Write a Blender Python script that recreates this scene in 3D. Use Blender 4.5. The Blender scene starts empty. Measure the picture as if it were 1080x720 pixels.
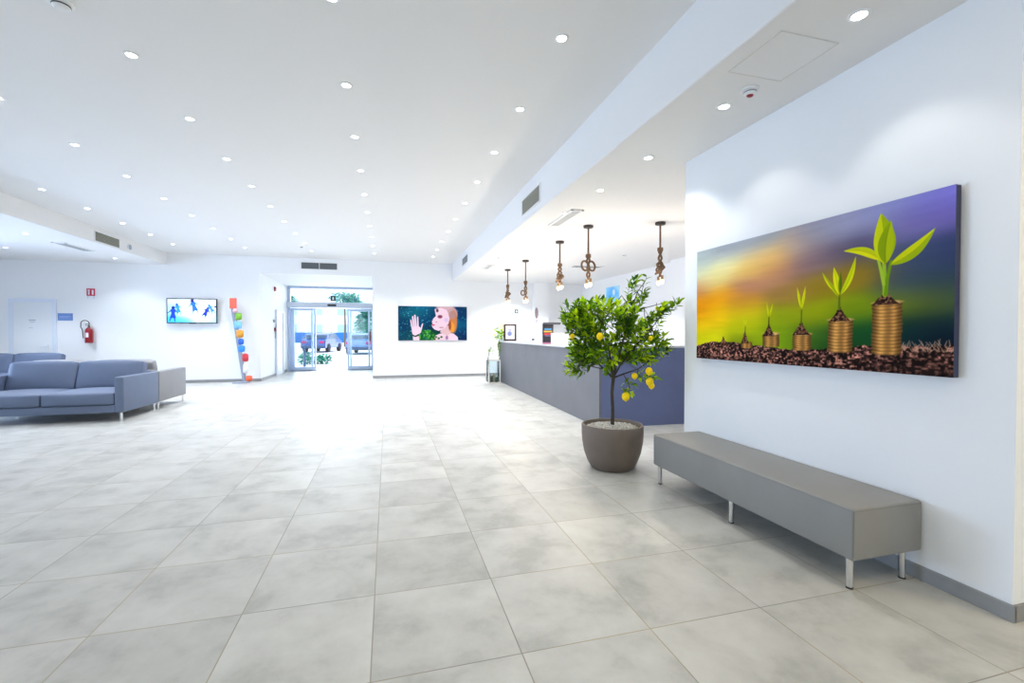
import bpy, bmesh, math, random
import numpy as np
from mathutils import Vector, Matrix, Euler
random.seed(7); rng = np.random.default_rng(5)
C = bpy.context.scene.collection
PI = math.pi

# ------------------------------------------------------------------ materials
def s2l(c):
    return tuple((x/12.92 if x <= .04045 else ((x+.055)/1.055)**2.4) for x in c)
MATS = {}
def mat(name, col, rough=.5, metal=0., spec=.5, noise=0., nscale=8., bump=0., bscale=200., emit=None, es=0., coat=0., trans=0.):
    if name in MATS: return MATS[name]
    m = bpy.data.materials.new(name); m.use_nodes = True
    nt = m.node_tree; b = nt.nodes['Principled BSDF']
    b.inputs['Base Color'].default_value = (*col, 1)
    b.inputs['Roughness'].default_value = rough
    b.inputs['Metallic'].default_value = metal
    b.inputs['Specular IOR Level'].default_value = spec
    b.inputs['Coat Weight'].default_value = coat
    b.inputs['Transmission Weight'].default_value = trans
    if emit:
        b.inputs['Emission Color'].default_value = (*emit, 1); b.inputs['Emission Strength'].default_value = es
    tc = nt.nodes.new('ShaderNodeTexCoord')
    if noise > 0:
        n = nt.nodes.new('ShaderNodeTexNoise'); n.inputs['Scale'].default_value = nscale; n.inputs['Detail'].default_value = 5
        r = nt.nodes.new('ShaderNodeMapRange'); r.inputs['To Min'].default_value = 1-noise; r.inputs['To Max'].default_value = 1+noise
        r.inputs['From Min'].default_value = .3; r.inputs['From Max'].default_value = .7
        mx = nt.nodes.new('ShaderNodeMix'); mx.data_type = 'RGBA'; mx.blend_type = 'MULTIPLY'; mx.inputs[0].default_value = 1
        mx.inputs[6].default_value = (*col, 1)
        nt.links.new(tc.outputs['Object'], n.inputs['Vector']); nt.links.new(n.outputs['Fac'], r.inputs['Value'])
        nt.links.new(r.outputs[0], mx.inputs[7]); nt.links.new(mx.outputs[2], b.inputs['Base Color'])
    if bump > 0:
        n2 = nt.nodes.new('ShaderNodeTexNoise'); n2.inputs['Scale'].default_value = bscale; n2.inputs['Detail'].default_value = 3
        bp = nt.nodes.new('ShaderNodeBump'); bp.inputs['Strength'].default_value = bump; bp.inputs['Distance'].default_value = .002
        nt.links.new(tc.outputs['Object'], n2.inputs['Vector']); nt.links.new(n2.outputs['Fac'], bp.inputs['Height'])
        nt.links.new(bp.outputs['Normal'], b.inputs['Normal'])
    MATS[name] = m; return m

def vcol_mat(name, rough=.6, emit=0., sheen=0., sss=0.):
    m = bpy.data.materials.new(name); m.use_nodes = True; nt = m.node_tree
    b = nt.nodes['Principled BSDF']; b.inputs['Roughness'].default_value = rough
    a = nt.nodes.new('ShaderNodeAttribute'); a.attribute_name = 'Col'
    if emit > 0:
        b.inputs['Base Color'].default_value = (.01, .01, .01, 1)
        nt.links.new(a.outputs['Color'], b.inputs['Emission Color']); b.inputs['Emission Strength'].default_value = emit
    else:
        nt.links.new(a.outputs['Color'], b.inputs['Base Color'])
    return m

def floor_mat():
    m = bpy.data.materials.new('porcelain_floor_tiles'); m.use_nodes = True; nt = m.node_tree; L = nt.links.new
    b = nt.nodes['Principled BSDF']
    geo = nt.nodes.new('ShaderNodeNewGeometry')
    mp = nt.nodes.new('ShaderNodeMapping'); mp.inputs['Location'].default_value = (FX, FY, 0)
    L(geo.outputs['Position'], mp.inputs['Vector'])
    br = nt.nodes.new('ShaderNodeTexBrick'); br.offset = 0; br.squash = 1
    br.inputs['Scale'].default_value = 1; br.inputs['Brick Width'].default_value = TS; br.inputs['Row Height'].default_value = TS
    br.inputs['Mortar Size'].default_value = .0032; br.inputs['Mortar Smooth'].default_value = .3; br.inputs['Bias'].default_value = 0
    br.inputs['Color1'].default_value = (0, 0, 0, 1); br.inputs['Color2'].default_value = (1, 1, 1, 1)
    L(mp.outputs[0], br.inputs['Vector'])
    # a vector that jumps from tile to tile, so that clouds do not run across joints
    add = nt.nodes.new('ShaderNodeVectorMath'); add.operation = 'MULTIPLY_ADD'
    add.inputs[1].default_value = (13, 7, 5)
    L(br.outputs['Color'], add.inputs[0]); L(geo.outputs['Position'], add.inputs[2])
    n1 = nt.nodes.new('ShaderNodeTexNoise'); n1.inputs['Scale'].default_value = 3.2; n1.inputs['Detail'].default_value = 10; n1.inputs['Roughness'].default_value = .62; n1.inputs['Distortion'].default_value = .15
    L(add.outputs[0], n1.inputs['Vector'])
    cr = nt.nodes.new('ShaderNodeValToRGB'); e = cr.color_ramp.elements
    e[0].position = .34; e[0].color = (.400, .400, .370, 1); e[1].position = .66; e[1].color = (.580, .577, .540, 1)
    m1 = cr.color_ramp.elements.new(.48); m1.color = (.510, .505, .470, 1)
    L(n1.outputs['Fac'], cr.inputs[0])
    mr = nt.nodes.new('ShaderNodeMapRange'); mr.inputs['To Min'].default_value = .93; mr.inputs['To Max'].default_value = 1.05
    L(br.outputs['Color'], mr.inputs['Value'])
    mx = nt.nodes.new('ShaderNodeMix'); mx.data_type = 'RGBA'; mx.blend_type = 'MULTIPLY'; mx.inputs[0].default_value = 1
    L(cr.outputs[0], mx.inputs[6]); L(mr.outputs[0], mx.inputs[7])
    # grout: sandy, fading to grey in places
    n3 = nt.nodes.new('ShaderNodeTexNoise'); n3.inputs['Scale'].default_value = 1.3; L(geo.outputs['Position'], n3.inputs['Vector'])
    gr = nt.nodes.new('ShaderNodeValToRGB'); g = gr.color_ramp.elements
    g[0].position = .4; g[0].color = (.24, .235, .21, 1); g[1].position = .62; g[1].color = (.40, .33, .20, 1)
    L(n3.outputs['Fac'], gr.inputs[0])
    mm = nt.nodes.new('ShaderNodeMix'); mm.data_type = 'RGBA'
    L(br.outputs['Fac'], mm.inputs[0]); L(mx.outputs[2], mm.inputs[6]); L(gr.outputs[0], mm.inputs[7])
    L(mm.outputs[2], b.inputs['Base Color'])
    rr = nt.nodes.new('ShaderNodeMapRange'); rr.inputs['To Min'].default_value = .42; rr.inputs['To Max'].default_value = .30
    L(n1.outputs['Fac'], rr.inputs['Value']); L(rr.outputs[0], b.inputs['Roughness'])
    b.inputs['Specular IOR Level'].default_value = .5
    bp = nt.nodes.new('ShaderNodeBump'); bp.inputs['Strength'].default_value = .5; bp.inputs['Distance'].default_value = .001; bp.invert = True
    L(br.outputs['Fac'], bp.inputs['Height']); L(bp.outputs[0], b.inputs['Normal'])
    return m

TS = .6035; FX = .07+TS*40; FY = -2.4+TS*40
M_FLOOR = floor_mat()
WALL = mat('white_wall_paint', (.86, .865, .875), .6, bump=.12, bscale=90)
CEIL = mat('ceiling_paint', (.84, .83, .82), .7)
GREYTRIM = mat('grey_skirting_tile', (.27, .27, .265), .45, noise=.08)
WHITE = mat('white_lacquer', (.82, .83, .85), .4)
ALU = mat('brushed_aluminium', (.62, .66, .74), .35, metal=.55)
CHROME = mat('chrome', (.75, .75, .76), .16, metal=1)
DARK = mat('dark_slats', (.06, .06, .055), .6)
BLACK = mat('black_plastic', (.012, .012, .014), .35)
GRILLE = mat('bronze_grille', (.33, .32, .25), .5)
LEATHER = mat('grey_leatherette', (.25, .242, .225), .48, noise=.05, nscale=3, bump=.25, bscale=400)
SOFA = mat('blue_grey_upholstery', (.118, .152, .235), .62, noise=.04, nscale=4, bump=.2, bscale=350)
SOFA_TAN = mat('pale_grey_upholstery', (.25, .25, .265), .65, noise=.04, nscale=4, bump=.2, bscale=350)
GLASS = mat('clear_glass', (.95, .98, 1), .02, trans=1)
RED = mat('signal_red', (.30, .004, .012), .35)
def glass_thin():
    m = bpy.data.materials.new('door_pane_glass'); m.use_nodes = True; nt = m.node_tree
    nt.nodes.remove(nt.nodes['Principled BSDF'])
    t = nt.nodes.new('ShaderNodeBsdfTransparent'); g = nt.nodes.new('ShaderNodeBsdfGlossy'); g.inputs['Roughness'].default_value = .03
    t.inputs[0].default_value = (.93, .97, .98, 1)
    x = nt.nodes.new('ShaderNodeMixShader'); f = nt.nodes.new('ShaderNodeFresnel'); f.inputs[0].default_value = 1.45
    L = nt.links.new; L(f.outputs[0], x.inputs[0]); L(t.outputs[0], x.inputs[1]); L(g.outputs[0], x.inputs[2]); L(x.outputs[0], nt.nodes['Material Output'].inputs[0])
    return m
PANE = glass_thin()

# ------------------------------------------------------------------ mesh helpers
def B(): return bmesh.new()
def box(bm, x0, x1, y0, y1, z0, z1, bev=0., seg=2, M=None):
    r = bmesh.ops.create_cube(bm, size=1)['verts']
    for v in r: v.co = Vector((x0+(v.co.x+.5)*(x1-x0), y0+(v.co.y+.5)*(y1-y0), z0+(v.co.z+.5)*(z1-z0)))
    if bev > 0:
        es = list({e for v in r for e in v.link_edges})
        o = bmesh.ops.bevel(bm, geom=es, offset=bev, segments=seg, affect='EDGES', profile=.5)
        r = list({v for f in o['faces'] for v in f.verts} | {v for v in r if v.is_valid})
    if M is not None: bmesh.ops.transform(bm, matrix=M, verts=[v for v in r if v.is_valid])
    return bm
def cyl(bm, p0, p1, r0, r1=None, n=20, caps=True):
    p0 = Vector(p0); p1 = Vector(p1); r1 = r0 if r1 is None else r1
    d = p1-p0; q = d.to_track_quat('Z', 'Y').to_matrix().to_4x4()
    bmesh.ops.create_cone(bm, cap_ends=caps, segments=n, radius1=r0, radius2=r1, depth=d.length, matrix=Matrix.Translation((p0+p1)/2) @ q)
    return bm
def ball(bm, c, r, sc=(1, 1, 1), n=16, M=None):
    m = Matrix.Translation(c) @ (M if M is not None else Matrix()) @ Matrix.Diagonal((*sc, 1))
    bmesh.ops.create_uvsphere(bm, u_segments=n, v_segments=max(6, n//2), radius=r, matrix=m); return bm
def lathe(bm, prof, n=48, c=(0, 0, 0)):
    rings = []
    for r, z in prof:
        if r < 1e-5: rings.append([bm.verts.new((c[0], c[1], c[2]+z))])
        else: rings.append([bm.verts.new((c[0]+r*math.cos(2*PI*k/n), c[1]+r*math.sin(2*PI*k/n), c[2]+z)) for k in range(n)])
    for a, b in zip(rings, rings[1:]):
        for k in range(n):
            k2 = (k+1) % n
            if len(a) == 1 and len(b) == 1: continue
            if len(a) == 1: bm.faces.new((a[0], b[k2], b[k]))
            elif len(b) == 1: bm.faces.new((a[k], a[k2], b[0]))
            else: bm.faces.new((a[k], a[k2], b[k2], b[k]))
    return bm
def tube(bm, pts, rad, n=8, closed=False):
    pts = [Vector(p) for p in pts]; N = len(pts); rings = []
    rads = rad if isinstance(rad, (list, tuple)) else [rad]*N
    up = Vector((0, 0, 1))
    for i, p in enumerate(pts):
        a = pts[i-1] if (i > 0 or closed) else p; b = pts[(i+1) % N] if (i < N-1 or closed) else p
        t = (b-a).normalized()
        u = up - t*up.dot(t)
        if u.length < .05: u = Vector((1, 0, 0)) - t*t.x
        u.normalize(); w = t.cross(u); up = u
        rings.append([bm.verts.new(p+(u*math.cos(2*PI*k/n)+w*math.sin(2*PI*k/n))*rads[i]) for k in range(n)])
    for i in range(N if closed else N-1):
        a = rings[i]; b = rings[(i+1) % N]
        for k in range(n): bm.faces.new((a[k], a[(k+1) % n], b[(k+1) % n], b[k]))
    if not closed:
        bm.faces.new(rings[0][::-1]); bm.faces.new(rings[-1])
    return bm
def prism(bm, poly, h0, h1, axis='z'):
    f = {'z': lambda a, b, h: (a, b, h), 'y': lambda a, b, h: (a, h, b), 'x': lambda a, b, h: (h, a, b)}[axis]
    lo = [bm.verts.new(f(a, b, h0)) for a, b in poly]; hi = [bm.verts.new(f(a, b, h1)) for a, b in poly]
    n = len(poly)
    for k in range(n): bm.faces.new((lo[k], lo[(k+1) % n], hi[(k+1) % n], hi[k]))
    bm.faces.new(lo[::-1]); bm.faces.new(hi); return bm
def pillow(bm, x0, x1, y0, y1, z0, z1, puff=.02, e=6., M=None, n=14):
    """rounded soft box (superellipsoid-like) with bulging faces"""
    cx, cy, cz = (x0+x1)/2, (y0+y1)/2, (z0+z1)/2; hx, hy, hz = (x1-x0)/2, (y1-y0)/2, (z1-z0)/2
    r = bmesh.ops.create_cube(bm, size=2)['verts']
    es = list({e_ for v in r for e_ in v.link_edges})
    bmesh.ops.subdivide_edges(bm, edges=es, cuts=n, use_grid_fill=True)
    vs = list(bm.verts)      # always a fresh mesh
    rad = min(hx, hy, hz)*.38
    for v in vs:
        p = v.co.copy()
        q = Vector((p.x*hx, p.y*hy, p.z*hz))
        c = Vector((max(-hx+rad, min(hx-rad, q.x)), max(-hy+rad, min(hy-rad, q.y)), max(-hz+rad, min(hz-rad, q.z))))
        d = q-c
        if d.length > 1e-6: q = c+d.normalized()*rad
        bx_, by_, bz_ = 1-p.x**2, 1-p.y**2, 1-p.z**2
        q.x += math.copysign(puff*.4*by_*bz_, p.x)*(abs(p.x) > .99); q.y += math.copysign(puff*bx_*bz_, p.y)*(abs(p.y) > .99); q.z += math.copysign(puff*bx_*by_, p.z)*(abs(p.z) > .99)
        v.co = Vector((cx, cy, cz))+q
    if M is not None: bmesh.ops.transform(bm, matrix=M, verts=vs)
    return bm
def obj(name, bm, m, parent=None, loc=None, smooth=False, label=None):
    me = bpy.data.meshes.new(name); bmesh.ops.recalc_face_normals(bm, faces=bm.faces); bm.to_mesh(me); bm.free()
    for mm in (m if isinstance(m, (list, tuple)) else [m]): me.materials.append(mm)
    if smooth:
        for p in me.polygons: p.use_smooth = True
        try: me.set_sharp_from_angle(angle=math.radians(38))
        except Exception: pass
    o = bpy.data.objects.new(name, me); C.objects.link(o)
    if parent: o.parent = parent
    if loc: o.location = loc
    if label: o['label'] = label
    return o
def thing(name, label, cat, loc=(0, 0, 0), rz=0, group=None):
    o = bpy.data.objects.new(name, None); C.objects.link(o); o.empty_display_size = .1
    o.location = loc; o.rotation_euler = (0, 0, rz); o['label'] = label; o['category'] = cat
    if group: o['group'] = group
    return o
def tag(o, label, cat, group=None):
    o['label'] = label; o['category'] = cat
    if group: o['group'] = group
    return o
def struct(name, bm, m, parent=None, smooth=False):
    o = obj(name, bm, m, parent, smooth=smooth)
    if not parent: o['kind'] = 'structure'
    return o
def dup(root, loc, rz, label, group=None):
    r = root.copy(); C.objects.link(r); r.location = loc; r.rotation_euler = (0, 0, rz); r['label'] = label
    if group: r['group'] = group
    for ch in list(root.children):
        c = ch.copy(); C.objects.link(c); c.parent = r
        for g in list(ch.children):
            d = g.copy(); C.objects.link(d); d.parent = c
    return r

# ------------------------------------------------------------------ painter for flat pictures
class Paint:
    def __init__(s, w, h, nx, ny):
        s.w, s.h, s.nx, s.ny = w, h, nx, ny
        s.U, s.V = np.meshgrid(np.linspace(0, 1, nx), np.linspace(0, 1, ny)); s.a = w/h
        s.img = np.zeros((ny, nx, 3)); s.px = 1.0/ny
    def field(s, pts, sig=.12):
        W = np.zeros_like(s.U); A = np.zeros_like(s.img)
        for u, v, c in pts:
            k = np.exp(-(((s.U-u)*s.a*.5)**2+(s.V-v)**2)/(2*sig**2))+2e-4*np.exp(-(((s.U-u)*s.a)**2+(s.V-v)**2)/(2*(sig*2.2)**2))+1e-12
            W += k; A += k[..., None]*np.array(c)
        s.img = A/W[..., None]
    def put(s, m, c): s.img = s.img*(1-m[..., None])+np.array(c)*m[..., None]
    def noise(s, fx, fy, seed, octs=3):
        r = np.random.default_rng(seed); out = np.zeros_like(s.U); amp = 1; tot = 0
        for o in range(octs):
            gx, gy = int(fx*2**o)+2, int(fy*2**o)+2; g = r.random((gy, gx))
            x = s.U*(gx-1.001); y = s.V*(gy-1.001); xi = x.astype(int); yi = y.astype(int); xf = x-xi; yf = y-yi
            xf = xf*xf*(3-2*xf); yf = yf*yf*(3-2*yf)
            out += amp*((g[yi, xi]*(1-xf)+g[yi, xi+1]*xf)*(1-yf)+(g[yi+1, xi]*(1-xf)+g[yi+1, xi+1]*xf)*yf); tot += amp; amp *= .55
        return out/tot
    def ell(s, u, v, ru, rv, c, soft=1.5, ang=0, al=1):
        x = (s.U-u)*s.a; y = s.V-v; ca, sa = math.cos(ang), math.sin(ang)
        X = (x*ca+y*sa)/(ru*s.a); Y = (-x*sa+y*ca)/rv
        d = (np.sqrt(X*X+Y*Y)-1)*min(ru*s.a, rv)
        s.put(np.clip(.5-d/(soft*s.px), 0, 1)*al, c)
    def poly(s, pts, c, soft=1.5, al=1):
        P = [(p[0]*s.a, p[1]) for p in pts]; x = s.U*s.a; y = s.V
        ins = np.zeros(s.U.shape, bool); D = np.full(s.U.shape, 9.)
        for i in range(len(P)):
            x0, y0 = P[i]; x1, y1 = P[(i+1) % len(P)]
            cond = ((y0 > y) != (y1 > y)); xx = (x1-x0)*(y-y0)/((y1-y0) if abs(y1-y0) > 1e-9 else 1e-9)+x0
            ins ^= cond & (x < xx)
            t = np.clip(((x-x0)*(x1-x0)+(y-y0)*(y1-y0))/((x1-x0)**2+(y1-y0)**2+1e-12), 0, 1)
            D = np.minimum(D, np.hypot(x-x0-t*(x1-x0), y-y0-t*(y1-y0)))
        d = np.where(ins, -D, D); m = np.clip(.5-d/(soft*s.px), 0, 1)*al; s.put(m, c); return m
    def line(s, pts, w0, w1, c, soft=1.3):
        n = len(pts)-1
        for i in range(n):
            a, b = np.array(pts[i]), np.array(pts[i+1]); P = [(a[0]*s.a, a[1]), (b[0]*s.a, b[1])]
            x = s.U*s.a; y = s.V; dx = P[1][0]-P[0][0]; dy = P[1][1]-P[0][1]
            t = np.clip(((x-P[0][0])*dx+(y-P[0][1])*dy)/(dx*dx+dy*dy+1e-12), 0, 1)
            D = np.hypot(x-P[0][0]-t*dx, y-P[0][1]-t*dy); w = w0+(w1-w0)*(i+t)/n
            s.put(np.clip(.5-(D-w)/(soft*s.px), 0, 1), c)
    def leaf(s, base, tip, wid, c1, c2, bend=0.):
        """pointed leaf from base to tip; width relative to height of picture"""
        b = np.array([base[0]*s.a, base[1]]); t = np.array([tip[0]*s.a, tip[1]]); d = t-b; L = np.hypot(*d); n = np.array([-d[1], d[0]])/L
        pl, pr, mid = [], [], []
        for k in range(13):
            q = k/12; w = wid*math.sin(PI*q**.8)**.9 if 0 < q < 1 else 0; cpt = b+d*q+n*bend*L*math.sin(PI*q)
            pl.append(cpt+n*w); pr.append(cpt-n*w); mid.append(cpt)
        f = lambda P: [(p[0]/s.a, p[1]) for p in P]
        s.poly(f(pl+pr[::-1]), c1); s.poly(f(pl+mid[::-1]), c2, al=.55)
        s.line(f(mid[:-1]), .0015, .001, [x*.75 for x in c1])
    def build(s, name, m, parent, org=(0, 0, 0), rz=0):
        """grid in local XZ plane facing -Y, u to +X; org = lower-left corner"""
        X = s.U*s.w; Z = (1-s.V)*s.h
        ca, sa = math.cos(rz), math.sin(rz)
        co = np.stack([org[0]+X*ca, org[1]+X*sa, org[2]+Z], -1).reshape(-1, 3)
        idx = np.arange(s.nx*s.ny).reshape(s.ny, s.nx)
        F = np.stack([idx[1:, :-1], idx[1:, 1:], idx[:-1, 1:], idx[:-1, :-1]], -1).reshape(-1, 4)
        me = bpy.data.meshes.new(name); me.from_pydata(co.tolist(), [], F.tolist())
        at = me.color_attributes.new('Col', 'FLOAT_COLOR', 'POINT')
        im = np.clip(s.img, 0, 1); lin = np.where(im <= .04045, im/12.92, ((im+.055)/1.055)**2.4)
        at.data.foreach_set('color', np.concatenate([lin, np.ones((*lin.shape[:2], 1))], -1).reshape(-1).astype(np.float32))
        me.materials.append(m); o = bpy.data.objects.new(name, me); C.objects.link(o); o.parent = parent; return o

# ------------------------------------------------------------------ camera
pitch = math.atan(8/480); yaw = math.atan(131/math.hypot(480, 8))
cam = bpy.data.cameras.new('camera'); cam.lens = 16; cam.sensor_width = 36; cam.sensor_fit = 'HORIZONTAL'
co = bpy.data.objects.new('camera', cam); C.objects.link(co); co.location = (0, 0, 1.33); co.rotation_euler = (PI/2-pitch, 0, -yaw)
cam.clip_end = 300; bpy.context.scene.camera = co

# ------------------------------------------------------------------ room shell
XL, XR, YB, YF = -10.6, 6.3, -5.0, 14.2
ZC, ZR, ZL, ZE = 3.5, 2.98, 3.18, 3.04       # main ceiling, right soffit, left soffit, entrance recess
XS, XSL = 1.95, -5.7                          # soffit edges
EX0, EX1, EY = -3.45, -.43, 17.9              # entrance recess
struct('floor', box(box(B(), XL-.2, XR+.2, YB-.2, YF, -.12, 0), EX0-.2, EX1+.2, YF, EY+.1, -.12, 0), M_FLOOR)
b = B(); box(b, XSL, XS, YB-.2, YF, ZC, ZC+.15); struct('ceiling', b, CEIL)
b = B(); box(b, XS, XR+.2, YB-.2, YF+.2, ZR, ZC+.15, .012, 2); struct('ceiling_right', b, CEIL)
b = B(); box(b, XL-.2, XSL, YB-.2, YF+.2, ZL, ZC+.15, .012, 2); struct('ceiling_left', b, CEIL)
b = B(); box(b, EX0-.2, EX1+.2, YF+.2, EY+.2, ZE, ZE+.15); struct('ceiling_entrance', b, CEIL)
# far wall with the entrance opening and the office door
b = B(); box(b, XL-.2, EX0, YF, YF+.2, 0, ZC+.15); box(b, EX1, XR+.2, YF, YF+.2, 0, ZC+.15); box(b, EX0, EX1, YF, YF+.2, ZE, ZC+.15)
struct('wall_far', b, WALL)
b = B(); box(b, EX0-.2, EX0, YF+.2, EY+.2, 0, ZE); struct('wall_entrance_left', b, WALL)
b = B(); box(b, EX1, EX1+.2, YF+.2, EY+.2, 0, ZE); struct('wall_entrance_right', b, WALL)
# block carrying the big canvas
struct('wall_right', box(B(), 2.78, XR+.2, 1.40, 3.82, 0, ZR), WALL)
struct('trim_1', box(box(B(), 4.55, 5.04, 13.95, YF, 0, ZR), 6.12, XR, 8.3, 8.95, 0, ZR), WALL)
# reception side wall with a tall window behind the counter, and front side wall with windows (out of view)
b = B(); box(b, XR, XR+.2, 3.82, YF, 0, ZR); box(b, XR, XR+.2, YB, 1.40, 0, ZR)
struct('wall_reception', b, WALL)
# left glazed wall
b = B(); box(b, XL-.2, XL, YB, YF, 2.75, ZL); box(b, XL-.2, XL, YB, YF, 0, .35); 
for y in (-5, -1.0, 3.0, 7.0, 11.2): box(b, XL-.2, XL, y, y+.5, .35, 2.75)
box(b, XL-.2, XL, 11.7, YF, .35, 2.75)
struct('wall_left', b, WALL)
k = 1
for y in (-4.5, -.5, 3.5, 7.5):
    w = B(); y1 = y+(3.7 if y > 7 else 3.5)
    box(w, XL-.14, XL-.06, y, y1, .35, .42); box(w, XL-.14, XL-.06, y, y1, 2.68, 2.75)
    for q in (y, (y+y1)/2-.03, y1-.06): box(w, XL-.14, XL-.06, q, q+.06, .42, 2.68)
    wf = struct('window_%d' % k, w, ALU); struct('window_pane', box(B(), XL-.105, XL-.095, y+.02, y1-.02, .4, 2.7), PANE, wf); k += 1
# unseen back wall behind the camera, its windows added for fill
b = B(); box(b, XL-.2, XR+.2, YB-.2, YB, 2.75, ZC); box(b, XL-.2, XR+.2, YB-.2, YB, 0, .3)
for x in (-10.8, -6.3, -1.8, 2.7, 6.0): box(b, x, x+.5, YB-.2, YB, .3, 2.75)
struct('wall_back', b, WALL)
for x in (-10.3, -5.8, -1.3, 3.2):
    w = B(); x1 = x+(2.8 if x > 3 else 4.0)
    box(w, x, x1, YB-.14, YB-.06, .3, .37); box(w, x, x1, YB-.14, YB-.06, 2.68, 2.75)
    for q in (x, (x+x1)/2-.03, x1-.06): box(w, q, q+.06, YB-.14, YB-.06, .37, 2.68)
    wf = struct('window_%d' % k, w, ALU); struct('window_pane', box(B(), x+.02, x1-.02, YB-.105, YB-.095, .35, 2.7), PANE, wf); k += 1
# skirting
struct('baseboard_right', box(box(B(), 2.768, 2.785, 1.388, 3.832, 0, .078, .002), 2.775, XR, 1.388, 1.405, 0, .078, .002), GREYTRIM)
struct('baseboard_far', box(box(box(B(), XL, -9.08, YF-.012, YF, 0, .08), -8.08, EX0, YF-.012, YF, 0, .08), EX1, 4.55, YF-.012, YF, 0, .08), GREYTRIM)
struct('baseboard_entrance', box(box(B(), EX0, EX0+.012, YF, 15.93, 0, .08), EX0, EX0+.012, 16.95, EY-.3, 0, .08), GREYTRIM)
# white office door, far left
d = struct('door_1', box(B(), -8.98, -8.18, YF-.03, YF, .005, 2.13, .004), WHITE)
fr = B(); box(fr, -9.06, -8.98, YF-.05, YF, 0, 2.13, .004); box(fr, -8.18, -8.10, YF-.05, YF, 0, 2.13, .004); box(fr, -9.06, -8.10, YF-.05, YF, 2.13, 2.21, .004)
struct('door_frame', fr, mat('pale_door_frame', (.74, .79, .88), .4), d)
hb = B(); cyl(hb, (-8.27, YF-.03, 1.02), (-8.27, YF-.09, 1.02), .012); cyl(hb, (-8.27, YF-.085, 1.02), (-8.40, YF-.085, 1.02), .010); box(hb, -8.295, -8.245, YF-.036, YF-.03, .92, 1.1)
struct('door_handle', hb, WHITE, d)
nb = B(); box(nb, -8.66, -8.52, YF-.034, YF-.03, 1.66, 1.69); box(nb, -8.64, -8.54, YF-.034, YF-.03, 1.62, 1.635); box(nb, -8.66, -8.58, YF-.034, YF-.03, 1.48, 1.49)
struct('door_lettering', nb, mat('pale_grey_print', (.45, .5, .58), .5), d)
# side door in the entrance recess
d = struct('door_2', box(B(), EX0, EX0+.03, 16.0, 16.84, .005, 2.03, .004), WHITE)
fr = B(); box(fr, EX0, EX0+.06, 15.93, 16.0, 0, 2.03, .004); box(fr, EX0, EX0+.06, 16.84, 16.91, 0, 2.03, .004); box(fr, EX0, EX0+.06, 15.93, 16.91, 2.03, 2.10, .004)
struct('door_frame', fr, mat('pale_door_frame', (.74, .79, .88), .4), d)
hb = B(); cyl(hb, (EX0+.03, 16.1, 1.02), (EX0+.09, 16.1, 1.02), .012); cyl(hb, (EX0+.085, 16.1, 1.02), (EX0+.085, 16.23, 1.02), .010)
struct('door_handle', hb, WHITE, d)

# ------------------------------------------------------------------ automatic entrance door
BLUEALU = mat('cool_aluminium_frame', (.58, .68, .86), .35, metal=.3)
fr = B(); x0, x1 = EX0, EX1
box(fr, x0, x0+.09, EY-.08, EY+.04, 0, 3.04, .003); box(fr, x1-.09, x1, EY-.08, EY+.04, 0, 3.04, .003)
box(fr, x0+.09, x1-.09, EY-.08, EY+.04, 2.96, 3.04, .003); box(fr, x0+.09, x1-.09, EY-.08, EY+.04, 2.27, 2.33, .003)
door = struct('door_3', fr, BLUEALU)
struct('threshold', box(B(), x0+.09, x1-.09, EY-.1, EY+.1, 0, .015, .003), mat('blue_grey_threshold', (.20, .30, .48), .4), door)
struct('fanlight_pane', box(B(), x0+.09, x1-.09, EY-.02, EY-.012, 2.33, 2.96), PANE, door)
struct('header_casing', box(B(), x0-.0, x1, EY-.26, EY-.08, 2.27, 2.47, .02), mat('silver_door_operator', (.62, .68, .78), .4), door)
struct('motion_sensor', box(B(), -2.10, -1.80, EY-.30, EY-.255, 2.33, 2.40, .015), BLACK, door)
def leaf(x0, x1, y, nm):
    b = B(); t = .05
    box(b, x0, x0+.065, y, y+t, .02, 2.25, .004); box(b, x1-.065, x1, y, y+t, .02, 2.25, .004)
    box(b, x0+.065, x1-.065, y, y+t, 2.17, 2.25, .004); box(b, x0+.065, x1-.065, y, y+t, .02, .14, .004)
    o = struct(nm, b, BLUEALU, door)
    struct('glass_pane', box(B(), x0+.06, x1-.06, y+.02, y+.028, .13, 2.18), PANE, o); return o
leaf(-3.36, -2.62, EY-.02, 'fixed_side_panel'); leaf(-1.36, -.52, EY-.02, 'fixed_side_panel')
leaf(-3.28, -2.50, EY-.14, 'sliding_leaf'); leaf(-1.44, -.64, EY-.14, 'sliding_leaf')
hb = B(); box(hb, -.66, -.60, EY-.19, EY-.14, 1.05, 1.42, .01); struct('door_guard', hb, mat('brown_red_plastic', (.20, .05, .04), .4), door)
es = thing('exit_sign', 'small dark green exit sign with white figure hanging on fanlight over sliding doors', 'sign', (-1.92, EY-.13, 2.53))
obj('sign_panel', box(B(), -.09, .09, 0, .03, 0, .19, .004), mat('dark_green_sign', (.01, .05, .035), .4), es)
eb = B(); box(eb, -.02, .02, -.004, .001, .08, .15); prism(eb, [(-.04, .08), (.04, .08), (0, .03)], -.004, .001, 'y'); obj('arrow', eb, WHITE, es)

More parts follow.
